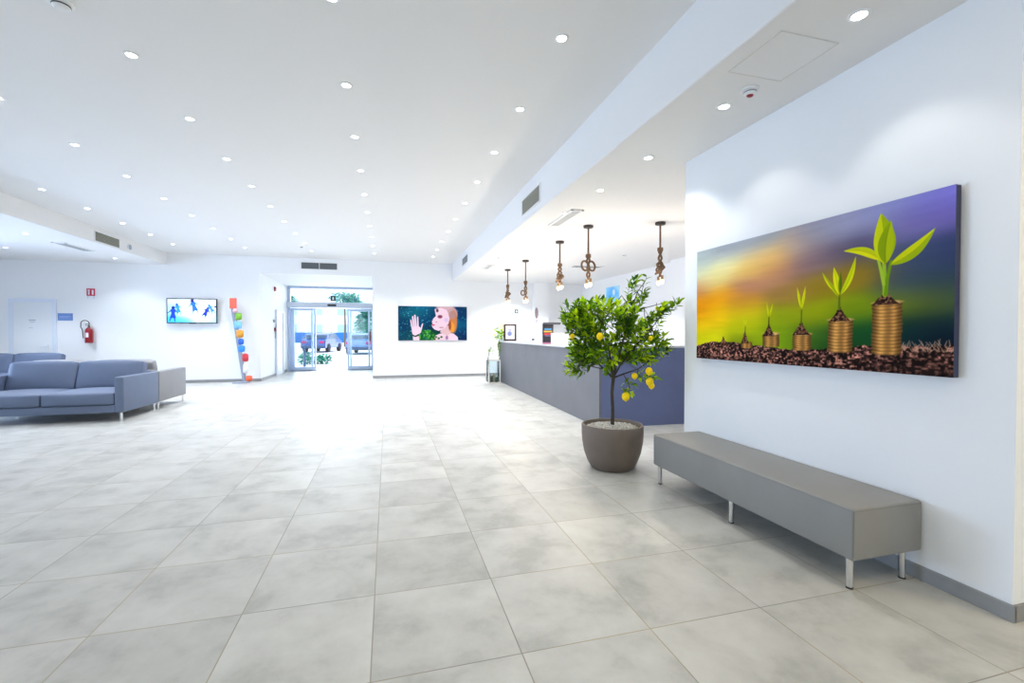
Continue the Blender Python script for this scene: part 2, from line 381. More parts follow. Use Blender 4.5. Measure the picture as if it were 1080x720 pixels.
# ------------------------------------------------------------------ outside
PAVE = mat('pale_paving', (.72, .75, .80), .8, noise=.05, nscale=1)
struct('ground_outside', box(box(box(B(), -60, 40, EY+.1, 120, -.14, -.02), XL-40, XL-.2, -40, EY+.1, -.14, -.02), XL-.2, 40, -40, YB-.2, -.14, -.02), PAVE)
BF = thing('boundary_fence', 'bright blue panel fence far across the forecourt outside', 'fence', (-12, 71, -.02))
fb = B(); box(fb, -22, 26, 0, .06, .05, 1.55); obj('panels', fb, mat('blue_fence_panels', (.003, .12, .42), .5, noise=.1, nscale=.3), BF)
for i in range(5): obj('post', box(B(), -8+i*4, -7.9+i*4, -.08, 0, 0, 1.65, .01), mat('blue_fence_post', (.03, .15, .45), .5), BF)
bld = thing('apartment_building', 'pale white building far beyond the blue fence', 'building', (-8, 96, -.02))
obj('facade', box(box(B(), -26, 16, 0, 10, 0, 9), -26.3, 16.3, -.4, 10.4, 9, 9.5), mat('bright_render', (.80, .82, .86), .8), bld)
for i in range(7):
    for j in range(2): 
        o = obj('window', box(B(), -20+i*4.6, -18.2+i*4.6, -.06, .02, 1.4+j*3.6, 3.2+j*3.6), mat('far_window_glass', (.35, .5, .65), .3), bld)
TEAL = vcol_mat('foliage_outside', .6)
def shrub(name, label, cat, loc, parts, nleaf, cols, ls=.12, trunk=None, group=None):
    t = thing(name, label, cat, loc, 0, group)
    V, F, K = [], [], []
    for i in range(nleaf):
        c, r = parts[i % len(parts)]
        d = Vector((random.gauss(0, 1), random.gauss(0, 1), random.gauss(0, 1))).normalized()*(random.random()**.4)
        p = Vector(c)+Vector((d.x*r[0], d.y*r[1], d.z*r[2])); E = Euler((random.uniform(-1, 1), random.uniform(-1, 1), random.uniform(0, 6.3))).to_matrix()
        n = len(V); s = ls*random.uniform(.7, 1.3)
        for q in ((0, 0, 0), (.25, .5, .05), (0, 1, 0), (-.25, .5, .05)): V.append(tuple(p+E @ (Vector(q)*s)))
        F.append((n, n+1, n+2, n+3)); k = random.choice(cols); K += [(*s2l(k), 1)]*4
    me = bpy.data.meshes.new('foliage'); me.from_pydata(V, [], F); a = me.color_attributes.new('Col', 'FLOAT_COLOR', 'POINT')
    a.data.foreach_set('color', np.array(K, np.float32).reshape(-1)); me.materials.append(TEAL)
    o = bpy.data.objects.new('foliage', me); C.objects.link(o); o.parent = t
    if trunk: obj('trunk', tube(B(), [(0, 0, 0), (.05, 0, trunk*.5), (0, 0, trunk)], [.12, .09, .06]), mat('bark_outside', (.12, .09, .07), .8), t)
    return t
GT = [(.05, .55, .45), (.08, .45, .38), (.15, .62, .5), (.05, .4, .42)]
shrub('low_shrub', 'low teal-green shrub outside beside the left sliding door', 'shrub', (-3.15, 21.8, -.02), [((-.35, 0, .25), (.35, .3, .3)), ((.3, .1, .2), (.4, .3, .25))], 700, GT, .13, .15)
shrub('leafy_tree', 'green street tree outside behind the right sliding door', 'tree', (-2.2, 46, -.02), [((0, 0, 2.2), (.95, 1, 1.1)), ((.3, 0, 3.4), (.6, .6, .7))], 1500, GT, .28, 1.4)
for i, (x, y, w_, lab) in enumerate([(-4.3, 50, 1.5, 'tall tree outside seen through middle of fanlight'), (1.2, 60, 1.5, 'tall tree outside seen through right part of fanlight'), (-10.6, 52, 1.3, 'tall pale tree outside seen through left part of fanlight')]):
    shrub('tall_tree', lab, 'tree', (x, y, -.02), [((0, 0, 5.1), (w_, 1.2, .55)), ((w_*.5, 0, 4.7), (w_*.7, 1, .5))], 600, GT+[(.6, .8, .85)], .35, 4.6, 'tall trees beyond the forecourt')
bo = thing('bollard', 'slim dark blue bollard on the paving outside the left door panel', 'bollard', (-3.05, 18.72, -.02))
obj('post', lathe(B(), [(0, 0), (.05, 0), (.05, .02), (.045, .03), (.045, .74), (.03, .77), (0, .78)], 20), mat('navy_metal', (.02, .07, .16), .4), bo, smooth=True)
obj('ring', lathe(B(), [(.047, .82), (.047, .84), (0, .84)], 20), mat('navy_metal', (.02, .07, .16), .4), bo)
def car(label, loc, rz, body, group=None):
    t = thing('car', label, 'car', loc, rz, group)
    L2 = 2.1; prof = [(-L2, .30), (-L2, .72), (-1.95, .92), (-1.55, .98), (-.95, 1.38), (.35, 1.42), (1.05, 1.0), (1.9, .82), (L2, .62), (L2, .30)]
    b = B(); prism(b, prof, -.86, .86, 'y'); bmesh.ops.bevel(b, geom=[e for e in b.edges], offset=.05, segments=2, affect='EDGES')
    obj('body', b, mat('car_paint_'+body[0], body[1], .25, coat=.6), t, smooth=True)
    g = B(); prism(g, [(-1.38, 1.0), (-.88, 1.33), (.3, 1.36), (.88, 1.0)], -.875, .875, 'y'); box(g, -1.47, -1.0, -.68, .68, 1.03, 1.27, M=None)
    obj('windows', g, mat('car_glass', (.05, .10, .18), .1), t)
    for x in (-1.3, 1.3):
        for s in (-1, 1):
            wv = B(); cyl(wv, (x, s*.70, .32), (x, s*.90, .32), .32, n=24); cyl(wv, (x, s*.885, .32), (x, s*.915, .32), .19, n=16)
            obj('wheel', wv, mat('tyre', (.02, .02, .03), .7), t)
    for s in (-1, 1): obj('tail_light', box(B(), -2.13, -2.06, s*.62-.17, s*.62+.17, .68, .84, .02), mat('tail_light_magenta', (.40, .01, .14), .3), t)
    obj('bumper', box(B(), -2.16, -2.05, -.8, .8, .3, .5, .03), mat('dark_bumper', (.03, .06, .14), .5), t)
    return t
car('dark blue car with red tail lights parked outside the open doorway', (-4.75, 37, -.02), 1.38, ('blue', (.03, .09, .32)))
car('blue car parked outside, seen through the right sliding door', (-1.55, 33, -.02), 1.45, ('pale', (.12, .22, .45)))

# ------------------------------------------------------------------ downlights
TRIM = mat('downlight_trim', (.85, .85, .85), .4)
def em(name, c, s):
    m = bpy.data.materials.new(name); m.use_nodes = True; b = m.node_tree.nodes['Principled BSDF']
    b.inputs['Base Color'].default_value = (.8, .8, .8, 1); b.inputs['Emission Color'].default_value = (*c, 1); b.inputs['Emission Strength'].default_value = s; return m
LENS = em('downlight_lens', (1, .98, .95), 14)
ORD = ['very', 'second', 'third', 'fourth', 'fifth', 'sixth', 'seventh', 'eighth', 'ninth', 'tenth', 'eleventh', 'twelfth']
dl0 = None
def downlight(x, y, z, label, group, watts, cone=118, col=(1, .975, .94), blend=.55):
    global dl0
    if dl0 is None:
        dl0 = thing('downlight', label, 'ceiling light', (x, y, z), 0, group)
        b = B(); lathe(b, [(.035, -.006), (.040, -.008), (.052, -.004), (.054, .0), (.035, .0), (.035, -.006)], 28); obj('trim_ring', b, TRIM, dl0, smooth=True)
        b = B(); lathe(b, [(0, -.0045), (.035, -.0045)], 28); obj('lens', b, LENS, dl0)
    else: dup(dl0, (x, y, z), 0, label, group)
    l = bpy.data.lights.new('downlight_lamp', 'SPOT'); l.energy = watts; l.color = col; l.spot_size = math.radians(cone); l.spot_blend = blend; l.shadow_soft_size = .04
    o = bpy.data.objects.new('downlight_lamp', l); C.objects.link(o); o.location = (x, y, z-.03)
MW, RW = 12, 8.5
cols_ = [(-5.0, 'ceiling row farthest left', [7.4+1.08*i for i in range(6)]),
        (-3.45, 'ceiling row second from left', [5.31+1.075*i for i in range(8)]),
        (-1.915, 'middle one of five ceiling rows', [4.23+1.085*i for i in range(9)]),
        (-.34, 'ceiling row second from right', [3.17+1.075*i for i in range(10)]),
        (1.24, 'main ceiling row farthest right', [3.16+1.09*i for i in range(10)])]
for x, rn, ys in cols_:
    for i, y in enumerate(ys):
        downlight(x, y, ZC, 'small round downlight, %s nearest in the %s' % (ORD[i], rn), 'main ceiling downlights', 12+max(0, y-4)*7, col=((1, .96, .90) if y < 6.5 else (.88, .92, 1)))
for x in (-5, -3.45, -1.915, -.34, 1.24):      # the same grid runs on behind the camera: only its lamps
    for y in (-3.2, -1, 1.1):
        l = bpy.data.lights.new('downlight_lamp', 'SPOT'); l.energy = MW*.8; l.color = (1, .96, .9); l.spot_size = math.radians(118); l.spot_blend = .5; l.shadow_soft_size = .04
        o = bpy.data.objects.new('downlight_lamp', l); C.objects.link(o); o.location = (x, y, ZC-.03)
for i, y in enumerate([1.825, 2.807, 3.80, 4.80, 5.84, 6.82, 7.82, 8.82]):
    near = i < 2
    downlight(2.36, y, ZR, 'round downlight in the lowered right ceiling, %s nearest' % ORD[i], 'right soffit downlights', RW if near else 30+(y-3)*6, 100 if near else 118, (1, .95, .86) if near else (.9, .94, 1), .45 if near else .5)
for i, (x, y) in enumerate([(-6.44, 10.5), (-7.9, 12.3), (-6.42, 13.3)]):
    downlight(x, y, ZL, 'round downlight in the lowered left ceiling, %s' % ['over the back of the grey sofas', 'above the white office door', 'close to the far wall'][i], 'left soffit downlights', (150, 150, 40)[i], col=(.82, .9, 1))
for x, y in ((4.6, 7.2), (4.6, 9.6), (4.6, 12.2), (3.7, 13.2)):  # fill spots added to brighten the reception, without fixtures
    l = bpy.data.lights.new('reception_fill', 'SPOT'); l.energy = 190; l.color = (.88, .92, 1); l.spot_size = math.radians(120); l.spot_blend = .5; l.shadow_soft_size = .05
    o = bpy.data.objects.new('reception_fill', l); C.objects.link(o); o.location = (x, y, ZR-.03)

# ------------------------------------------------------------------ ceiling fittings
def vent(name, label, loc, rz, w, h, dep, group, split=0, frame=TRIM, back=DARK, slat=GRILLE, ns=7):
    """grille in local XZ plane facing -Y"""
    t = thing(name, label, 'vent', loc, rz, group)
    obj('backing', box(B(), -w/2, w/2, .004, .012, 0, h), back, t)
    f = B(); e = .018
    box(f, -w/2-e, w/2+e, -.008, .012, -e, 0, .002); box(f, -w/2-e, w/2+e, -.008, .012, h, h+e, .002); box(f, -w/2-e, -w/2, -.008, .012, 0, h, .002); box(f, w/2, w/2+e, -.008, .012, 0, h, .002)
    if split: box(f, -.008, .008, -.008, .012, 0, h)
    obj('frame', f, frame, t)
    s = B()
    for k in range(ns):
        z = h*(k+.5)/ns; box(s, -w/2, w/2, -.005, .004, z-h/ns*.28, z+h/ns*.28, M=None)
    obj('slats', s, slat, t); return t
vent('air_vent', 'brown rectangular air grille on the right ceiling step, nearest the camera', (XS-.008, 6.13, 3.09), -PI/2, .80, .215, .02, 'air grilles on the ceiling steps')
vent('air_vent', 'grey air grille on the right ceiling step near the far wall', (XS-.008, 11.75, 3.15), -PI/2, .85, .19, .02, 'air grilles on the ceiling steps', slat=mat('grey_grille', (.22, .24, .25), .5))
vent('air_vent', 'brown air grille on the left ceiling step', (XSL+.008, 11.54, 3.215), PI/2, .86, .19, .02, 'air grilles on the ceiling steps')
vent('air_vent', 'dark grey double air grille on far wall above the entrance', (-1.90, YF-.012, 3.20), 0, .96, .18, .02, 'air grilles on the ceiling steps', split=1, slat=mat('dark_grey_grille', (.15, .17, .18), .5))
t = thing('loudspeaker', 'small round white loudspeaker on left ceiling step beside the grille', 'speaker', (XSL, 12.38, 3.31))
b = B(); cyl(b, (0, 0, 0), (.02, 0, 0), .075, n=28); obj('rim', b, TRIM, t); obj('mesh_cover', cyl(B(), (.018, 0, 0), (.026, 0, 0), .06, n=28), mat('blue_grey_mesh', (.35, .42, .52), .6), t)
def cassette(label, x0, x1, y0, y1, z):
    t = thing('ceiling_diffuser', label, 'vent', ((x0+x1)/2, (y0+y1)/2, z), 0, 'ceiling diffusers'); w, h = (x1-x0)/2, (y1-y0)/2
    f = B(); box(f, -w, w, -h, -h+.03, -.018, 0, .003); box(f, -w, w, h-.03, h, -.018, 0, .003); box(f, -w, -w+.03, -h, h, -.018, 0, .003); box(f, w-.03, w, -h, h, -.018, 0, .003)
    obj('frame', f, TRIM, t); s = B()
    for i in range(6):
        x = -w+.03+(2*w-.06)*(i+.5)/6; box(s, x-.008, x+.008, -h+.03, h-.03, -.014, -.004)
    obj('slats', s, mat('pale_grey_slats', (.45, .47, .48), .5), t); obj('backing', box(B(), -w+.02, w-.02, -h+.02, h-.02, -.004, 0), mat('grey_vent_backing', (.25, .26, .27), .6), t)
cassette('pale slotted ceiling diffuser beside the nearest right air grille', 2.35, 2.53, 5.62, 6.53, ZR)
cassette('pale slotted ceiling diffuser far back over end of the counter', 2.30, 2.47, 10.62, 11.3, ZR)
cassette('pale slotted ceiling diffuser behind the second pendant lamp from the tree', 4.3, 5.1, 10.1, 10.5, ZR)
cassette('pale blue slotted diffuser in the lowered left ceiling', -6.53, -6.28, 11.3, 12.3, ZL)
def detector(label, loc, red=False, s=1.):
    t = thing('smoke_detector', label, 'smoke detector', loc)
    obj('base', lathe(B(), [(0, 0), (.055*s, 0), (.055*s, -.012*s), (.048*s, -.016*s), (0, -.016*s)], 28), TRIM, t, smooth=True)
    obj('sensor_head', lathe(B(), [(.04*s, -.016*s), (.040*s, -.03*s), (.028*s, -.042*s), (0, -.044*s)], 28), TRIM, t, smooth=True)
    obj('slot_ring', lathe(B(), [(.0405*s, -.020*s), (.0415*s, -.022*s), (.0415*s, -.026*s), (.0405*s, -.028*s)], 28), BLACK if not red else mat('grey_slot', (.3, .3, .3), .5), t)
    if red: obj('red_lens', ball(B(), (0, 0, -.043*s), .021*s, (1.1, 1, .5)), RED, t, smooth=True)
detector('white smoke detector with dark slots at top left of the main ceiling', (-2.05, 3.68, ZC), s=1.2)
detector('white ceiling alarm with red centre beside hatch in right soffit', (2.364, 2.566, ZR), True)
detector('tiny detector on the main ceiling far back before the entrance', (-2.06, 12.34, ZC), s=.8)
detector('tiny detector in the right soffit between far pendant lamps', (2.31, 9.6, ZR), s=.6)
detector('tiny detector on ceiling behind the counter above the lemon tree', (4.76, 8.56, ZR), s=.9)
# access hatch
t = thing('access_hatch', 'square flush access hatch in the right soffit near the camera', 'hatch', (2.275, 2.23, ZR))
obj('panel', box(B(), -.197, .197, -.197, .197, -.0035, .0), CEIL, t)
f = B()
for s in (-1, 1): box(f, -.2, .2, s*.2-.0015, s*.2+.0015, -.0045, 0); box(f, s*.2-.0015, s*.2+.0015, -.2, .2, -.0045, 0)
obj('seam', f, mat('seam_shadow_gap', (.70, .69, .66), .7), t)

# ------------------------------------------------------------------ bench
bx0, bx1, by0, by1 = 2.288, 2.770, 1.765, 3.585
t = thing('upholstered_bench', 'long grey leatherette bench on chrome legs below the big canvas', 'bench', ((bx0+bx1)/2, (by0+by1)/2, 0))
w, l = (bx1-bx0)/2, (by1-by0)/2
b = B(); box(b, -w, w, -l, l, .163, .435, .014, 4); obj('seat', b, LEATHER, t, smooth=True)
sb = B()
for zz in (.423,):
    tube(sb, [(-w-.0005, -l+.012, zz), (-w-.0005, l-.012, zz)], .0016, 6); tube(sb, [(-w+.012, -l-.0005, zz), (w-.012, -l-.0005, zz)], .0016, 6)
tube(sb, [(-w+.003, -l+.003, .18), (-w+.003, -l+.003, .422)], .0018, 6)
obj('seam', sb, mat('leather_seam', (.17, .165, .15), .5), t)
for y in (-l+.05, -l+.90, l-.05):
    for x in (-w+.04, w-.07):
        lb = B(); cyl(lb, (x, y, .008), (x, y, .163), .0155, .018, 20); lg = obj('leg', lb, CHROME, t, smooth=True)
        obj('foot_cap', cyl(B(), (x, y, 0), (x, y, .008), .017), BLACK, lg)

# ------------------------------------------------------------------ big canvas
t = thing('canvas_print', 'large canvas print of seedlings growing on coin stacks, hung above bench', 'picture', (2.78, 3.577, 1.11))
W_, H_ = 1.964, .965
P = Paint(W_, H_, 640, 320)
c = lambda r, g, b: (r/255, g/255, b/255)
P.field([(.03, .09, c(170, 180, 180)), (.03, .2, c(225, 228, 190)), (.21, .04, c(160, 165, 175)), (.36, .05, c(155, 160, 172)), (.155, .255, c(255, 235, 150)), (.21, .18, c(235, 235, 195)), (.36, .17, c(240, 215, 165)), (.10, .30, c(240, 225, 140)),
 (.28, .25, c(255, 205, 80)), (.40, .20, c(245, 190, 90)), (.53, .16, c(190, 165, 150)), (.64, .09, c(150, 150, 170)), (.74, .07, c(150, 150, 185)), (.85, .02, c(140, 145, 200)), (.98, .04, c(130, 125, 215)), (.96, .13, c(115, 100, 190)), (.9, .17, c(125, 118, 165)),
 (.03, .36, c(200, 130, 95)), (.065, .49, c(255, 165, 10)), (.03, .56, c(235, 140, 10)), (.066, .67, c(250, 205, 15)), (.27, .36, c(185, 125, 115)), (.42, .26, c(235, 165, 90)), (.27, .52, c(215, 145, 50)), (.17, .42, c(255, 170, 20)), (.14, .6, c(255, 205, 10)), (.29, .62, c(215, 200, 15)), (.29, .72, c(205, 210, 10)), (.1, .8, c(225, 220, 15)),
 (.45, .33, c(185, 130, 105)), (.5, .48, c(165, 125, 60)), (.48, .65, c(150, 165, 15)), (.4, .8, c(160, 180, 10)), (.45, .8, c(110, 150, 15)), (.64, .25, c(125, 108, 122)), (.57, .29, c(145, 110, 112)), (.63, .44, c(150, 125, 30)), (.61, .63, c(155, 165, 10)), (.6, .78, c(70, 110, 30)),
 (.74, .235, c(80, 75, 105)), (.75, .4, c(150, 120, 30)), (.75, .61, c(125, 150, 15)), (.76, .76, c(20, 80, 40)), (.9, .34, c(70, 85, 110)), (.9, .49, c(60, 75, 95)), (.91, .6, c(125, 140, 20)), (.91, .74, c(15, 50, 50)), (.98, .32, c(50, 60, 100)), (.98, .51, c(45, 62, 85)), (.98, .6, c(70, 90, 60)), (.98, .71, c(15, 35, 55)), (.98, .8, c(10, 25, 40)), (.3, .84, c(120, 140, 20)), (.7, .84, c(25, 70, 30))], .064)
n = P.noise(6, 24, 3); P.img = np.clip(P.img*(1+(n-.5)[..., None]*.10), 0, 1)
# soil
top = .862-.02*np.sin(P.U*9)+.03*(P.noise(60, 1, 9)-.5)+.035*np.clip(.08-P.U, 0, 1)*8-.03*np.clip(P.U-.9, 0, 1)*8
sm = np.clip((P.V-top)*P.ny/2+.5, 0, 1)
nn = P.noise(130, 85, 11, 2); n2 = P.noise(34, 18, 12, 2); v = np.clip((nn-.38)*2.4, 0, 1)**1.2*np.clip(1.45-(P.V-top)*4.5-(P.U > .8)*(P.V > .9)*.35, .25, 1)
soil = np.stack([.10+.70*v, .06+.48*v, .06+.40*v], -1)*(.6+.8*n2)[..., None]
P.img = P.img*(1-sm[..., None])+soil*sm[..., None]
for i in range(60):
    u = random.uniform(.86, 1); v0 = .84+random.uniform(-.01, .03); P.line([(u, v0), (u+random.uniform(-.012, .012), v0-random.uniform(.01, .035))], .002, .001, c(190, 150, 125))
# coins: (u0,u1,v_top,v_bottom,n)
LF = c(200, 212, 12); LD = c(105, 130, 8); YL = c(232, 230, 18)
for u0, u1, v0, v1, nc in [(.276, .336, .838, .882, 3), (.386, .465, .765, .862, 6), (.521, .597, .768, .882, 7), (.655, .739, .676, .885, 10), (.795, .879, .583, .888, 15)]:
    du = (u1-u0)/2; uc = (u0+u1)/2
    P.poly([(u0+.003, v0), (u1-.003, v0), (u1-.003, v1), (u0+.003, v1)], c(110, 66, 26), 2)
    for k in range(nc):
        z = v1-(v1-v0)*(k+.5)/nc; hh = (v1-v0)/nc*.5; off = random.uniform(-.05, .05)*du
        x = (P.U-uc-off)/du; m = np.clip((1-np.abs(x))*40, 0, 1)*np.clip(1-np.abs(P.V-z-.010*np.sqrt(np.clip(1-x*x, 0, 1)))/hh+.35, 0, 1)
        sh = 1.15*np.clip(.70+.45*np.exp(-((x+.35)/.28)**2)+.35*np.exp(-((x-.45)/.2)**2)-.35*x*x, 0, 1.25); band = .95+.55*np.clip(((P.V-z)/hh)*-1, -1, 1)*.6
        col = np.stack([np.clip(.84*sh*band, 0, 1), np.clip(.60*sh*band, 0, 1), np.clip(.31*sh*band, 0, 1)], -1)
        P.img = P.img*(1-m[..., None])+np.clip(col*1.25, 0, 1)*m[..., None]
    if nc > 4: P.ell(uc, v0+.004, du*.95, .012, c(225, 180, 110), 2)
def mound(u, tipv, du, base, seed):
    r = random.Random(seed); pl = [(u-du, base)]
    for k in range(1, 9):
        q = k/9; pl.append((u-du*(1-q)**1.0+r.uniform(-.06, .06)*du, base+(tipv-base)*q**1.1))
    pl.append((u, tipv))
    for k in range(8, 0, -1):
        q = k/9; pl.append((u+du*(1-q)**1.0+r.uniform(-.06, .06)*du, base+(tipv-base)*q**1.1))
    pl.append((u+du, base)); P.poly(pl, c(58, 34, 26))
    for i in range(40):
        q = r.random(); s_ = r.uniform(-1, 1)*(1-q)*.8; P.ell(u+du*s_, base+(tipv-base)*q, .0035, .006, r.choice([c(120, 80, 55), c(30, 18, 15), c(150, 105, 80)]), 1.5)
mound(.175, .80, .024, .875, 1); mound(.297, .755, .021, .85, 2); mound(.416, .705, .030, .79, 3); mound(.556, .69, .036, .78, 4); mound(.695, .60, .036, .69, 5); mound(.832, .525, .040, .60, 6)
P.line([(.298, .77), (.299, .70)], .004, .003, c(70, 70, 15)); P.leaf((.298, .71), (.286, .625), .006, YL, LF); P.leaf((.299, .71), (.310, .63), .006, YL, LF)
P.line([(.416, .72), (.4165, .63)], .006, .004, c(60, 55, 15)); P.leaf((.415, .64), (.405, .53), .007, YL, LF); P.leaf((.418, .64), (.434, .54), .007, YL, LF); P.leaf((.4165, .64), (.42, .585), .004, LF, LD)
P.line([(.556, .70), (.557, .60), (.556, .55)], .006, .004, c(90, 100, 15)); P.leaf((.555, .59), (.538, .44), .010, YL, LF); P.leaf((.558, .59), (.571, .44), .010, YL, LF); P.leaf((.556, .57), (.549, .50), .006, LF, LD); P.leaf((.556, .60), (.565, .52), .006, YL, LF)
P.line([(.694, .61), (.694, .5)], .008, .006, c(95, 110, 20)); P.leaf((.692, .51), (.634, .36), .013, YL, LD, -.05); P.leaf((.693, .52), (.674, .335), .022, YL, LF); P.leaf((.698, .52), (.745, .29), .019, LF, YL, .06); P.leaf((.695, .51), (.697, .37), .012, LD, c(60, 90, 10)); P.leaf((.692, .53), (.655, .43), .008, LF, LD)
P.line([(.832, .54), (.830, .46), (.828, .34)], .014, .010, c(150, 185, 40)); P.line([(.834, .54), (.838, .44), (.848, .35)], .011, .008, c(110, 150, 20)); P.line([(.828, .48), (.818, .38), (.812, .33)], .009, .007, c(165, 195, 50))
P.leaf((.822, .335), (.706, .24), .026, c(222, 220, 18), c(170, 185, 15), .10); P.leaf((.829, .36), (.818, .055), .062, c(200, 208, 16), c(120, 148, 8), .03); P.leaf((.832, .36), (.846, .11), .045, c(135, 158, 8), c(205, 215, 16), -.05); P.leaf((.846, .37), (.956, .205), .034, c(205, 212, 16), c(120, 152, 12), .08)
PIC = vcol_mat('printed_canvas', .85); PIC.node_tree.nodes['Principled BSDF'].inputs['Specular IOR Level'].default_value = .08
# front faces -X: local u runs along -Y
P.build('picture', PIC, t, (-.0505, 0, 0), -PI/2)
b = B(); box(b, -.05, -.012, -W_, 0, 0, H_, .003)
obj('stretcher', b, mat('canvas_edge_navy', (.035, .04, .09), .6), t)
obj('mount', box(box(B(), -.012, 0, -W_+.1, -W_+.2, .05, H_-.05), -.012, 0, -.2, -.1, .05, H_-.05), WHITE, t)

# ------------------------------------------------------------------ far canvas: woman and hand
t = thing('canvas_print', 'dark teal canvas of a face in profile and raised hand on far wall', 'picture', (.305, YF, 1.13))
W2, H2 = 2.09, 1.045
P = Paint(W2, H2, 260, 130)
P.field([(0, 0, c(15, 40, 65)), (.1, .5, c(10, 50, 80)), (.2, .2, c(15, 85, 100)), (.3, .1, c(20, 110, 130)), (.4, .5, c(10, 70, 110)), (.45, .2, c(12, 50, 85)), (.5, .6, c(10, 30, 50)), (.9, .2, c(10, 50, 90)), (.95, .8, c(8, 35, 75)), (.85, .6, c(10, 80, 115)), (.2, .9, c(10, 60, 80)), (.4, .9, c(30, 90, 40))], .12)
r = random.Random(4)
for i in range(330):
    u = r.random()**1.1*.47 if r.random() < .8 else r.uniform(.83, 1); v = r.random(); s_ = r.uniform(.004, .018)
    P.ell(u, v, s_/2, s_, r.choice([c(40, 140, 170), c(20, 100, 150), c(60, 170, 170), c(120, 200, 215), c(15, 70, 110), c(30, 130, 90)]), 2, al=r.uniform(.3, .9))
SK = c(228, 196, 208); SD = c(190, 130, 150)
for i in range(50):
    u = r.uniform(.28, .52); v = r.uniform(.72, 1); P.ell(u, v, .012, .04, r.choice([c(50, 140, 40), c(20, 80, 30), c(90, 180, 60)]), 2, r.uniform(-1, 1), .8)
# hair behind, face, neck, shoulders
P.ell(.72, .22, .14, .26, c(190, 150, 150), 4); P.ell(.80, .45, .055, .33, c(200, 120, 70), 4); P.ell(.77, .62, .045, .16, c(235, 150, 50), 4); P.ell(.66, .02, .12, .08, c(200, 160, 165), 4)
P.poly([(.50, 1.0), (.53, .86), (.60, .80), (.70, .76), (.80, .80), (.86, .90), (.87, 1.0)], SK)
P.poly([(.62, .60), (.60, .76), (.70, .86), (.76, .80), (.74, .55)], c(215, 175, 180))
P.poly([(.52, .08), (.62, .04), (.70, .10), (.74, .30), (.73, .50), (.67, .64), (.58, .72), (.52, .68), (.49, .62), (.475, .56), (.49, .50), (.478, .46), (.50, .36), (.54, .28), (.53, .18)], SK)
P.ell(.60, .30, .035, .05, c(130, 60, 85), 3); P.ell(.56, .12, .02, .05, c(90, 60, 70), 3); P.poly([(.485, .52), (.53, .535), (.51, .57), (.48, .56)], c(200, 60, 100)); P.ell(.62, .62, .03, .02, SD, 3); P.ell(.69, .40, .03, .06, c(200, 170, 215), 4, al=.7); P.ell(.545, .46, .012, .02, SD, 2)
P.ell(.78, .25, .05, .12, c(175, 130, 125), 4); P.ell(.745, .56, .02, .14, c(150, 70, 40), 3)
for u, v in ((.54, .90), (.58, .94), (.52, .96), (.62, .90)): P.ell(u, v, .018, .03, c(60, 90, 40), 2)
P.ell(.70, .92, .02, .06, c(150, 110, 150), 3)
# hand
P.poly([(.21, 1.0), (.205, .84), (.19, .72), (.20, .60), (.27, .56), (.315, .62), (.33, .72), (.29, .84), (.30, 1.0)], SK)
for a_, b_, w_ in [((.205, .70), (.178, .42), .026), ((.225, .66), (.205, .31), .028), ((.25, .64), (.235, .27), .028), ((.28, .66), (.275, .32), .027), ((.31, .76), (.345, .52), .024)]: P.line([a_, b_], w_, w_*.7, SK)
P.line([(.213, .62), (.195, .40)], .004, .004, SD); P.line([(.24, .6), (.222, .36)], .004, .004, SD); P.line([(.265, .6), (.256, .36)], .004, .004, SD); P.poly([(.20, .82), (.24, .86), (.30, .80), (.29, .87), (.24, .9), (.20, .87)], c(40, 60, 60))
P.build('picture', PIC, t, (0, -.0405, 0)); obj('stretcher', box(B(), 0, W2, -.04, 0, 0, H2, .003), mat('canvas_edge_teal', (.02, .05, .09), .6), t)

# ------------------------------------------------------------------ television
t = thing('television', 'flat wall television showing blue dancing figures, left of leaning packet stand', 'television', (-5.66, YF-.102, 1.615))
W3, H3 = 1.18, .665
P = Paint(W3-.05, H3-.05, 230, 120)
P.field([(0, 0, c(190, 230, 255)), (.1, .4, c(130, 205, 255)), (.1, .9, c(20, 160, 255)), (.25, .95, c(80, 190, 255)), (.4, .5, c(250, 250, 255)), (.5, .2, c(240, 250, 255)), (.7, .8, c(225, 245, 255)), (.9, .2, c(220, 240, 250)), (.95, .9, c(150, 225, 255)), (.3, .6, c(220, 240, 255))], .16)
def dancer(u, v, s_, ang, col, col2):
    ca, sa = math.cos(ang), math.sin(ang); R = lambda x, y: (u+(x*ca-y*sa)*s_/P.a*1.0, v+(x*sa+y*ca)*s_)
    P.ell(*R(0, -.44), .12*s_/P.a*1, .14*s_, col2, 4)
    P.poly([R(-.17, -.34), R(.17, -.34), R(.13, .0), R(.22, .34), R(-.2, .36), R(-.12, .0)], col, 4)
    for a_, b_ in (((-.1, -.26), (-.36, -.02)), ((.1, -.26), (.36, -.05)), ((-.08, .2), (-.2, .58)), ((.08, .2), (.16, .6))): P.line([R(*a_), R(*b_)], .055*s_, .025*s_, col, 4)
dancer(.11, .62, .55, .05, c(10, 50, 190), c(10, 15, 110)); dancer(.21, .42, .42, -.2, c(40, 130, 230), c(20, 70, 180)); dancer(.54, .30, .55, -.25, c(30, 100, 225), c(10, 25, 110)); dancer(.79, .55, .42, .45, c(20, 40, 180), c(15, 20, 110)); dancer(.90, .40, .38, -.5, c(60, 130, 225), c(50, 100, 220)); P.ell(.985, .31, .02, .035, c(10, 20, 60), 2)
P.build('screen', vcol_mat('lit_screen', .3, emit=1.9), t, (.025, -.0305, .025))
obj('bezel', box(B(), 0, W3, -.03, .02, 0, H3, .006), mat('navy_bezel', (.01, .03, .06), .3), t)
obj('wall_bracket', box(B(), .35, .83, .02, .10, .15, .5), BLACK, t); obj('sensor_bar', box(B(), .52, .68, -.032, .0, -.012, .006, .003), BLACK, t)

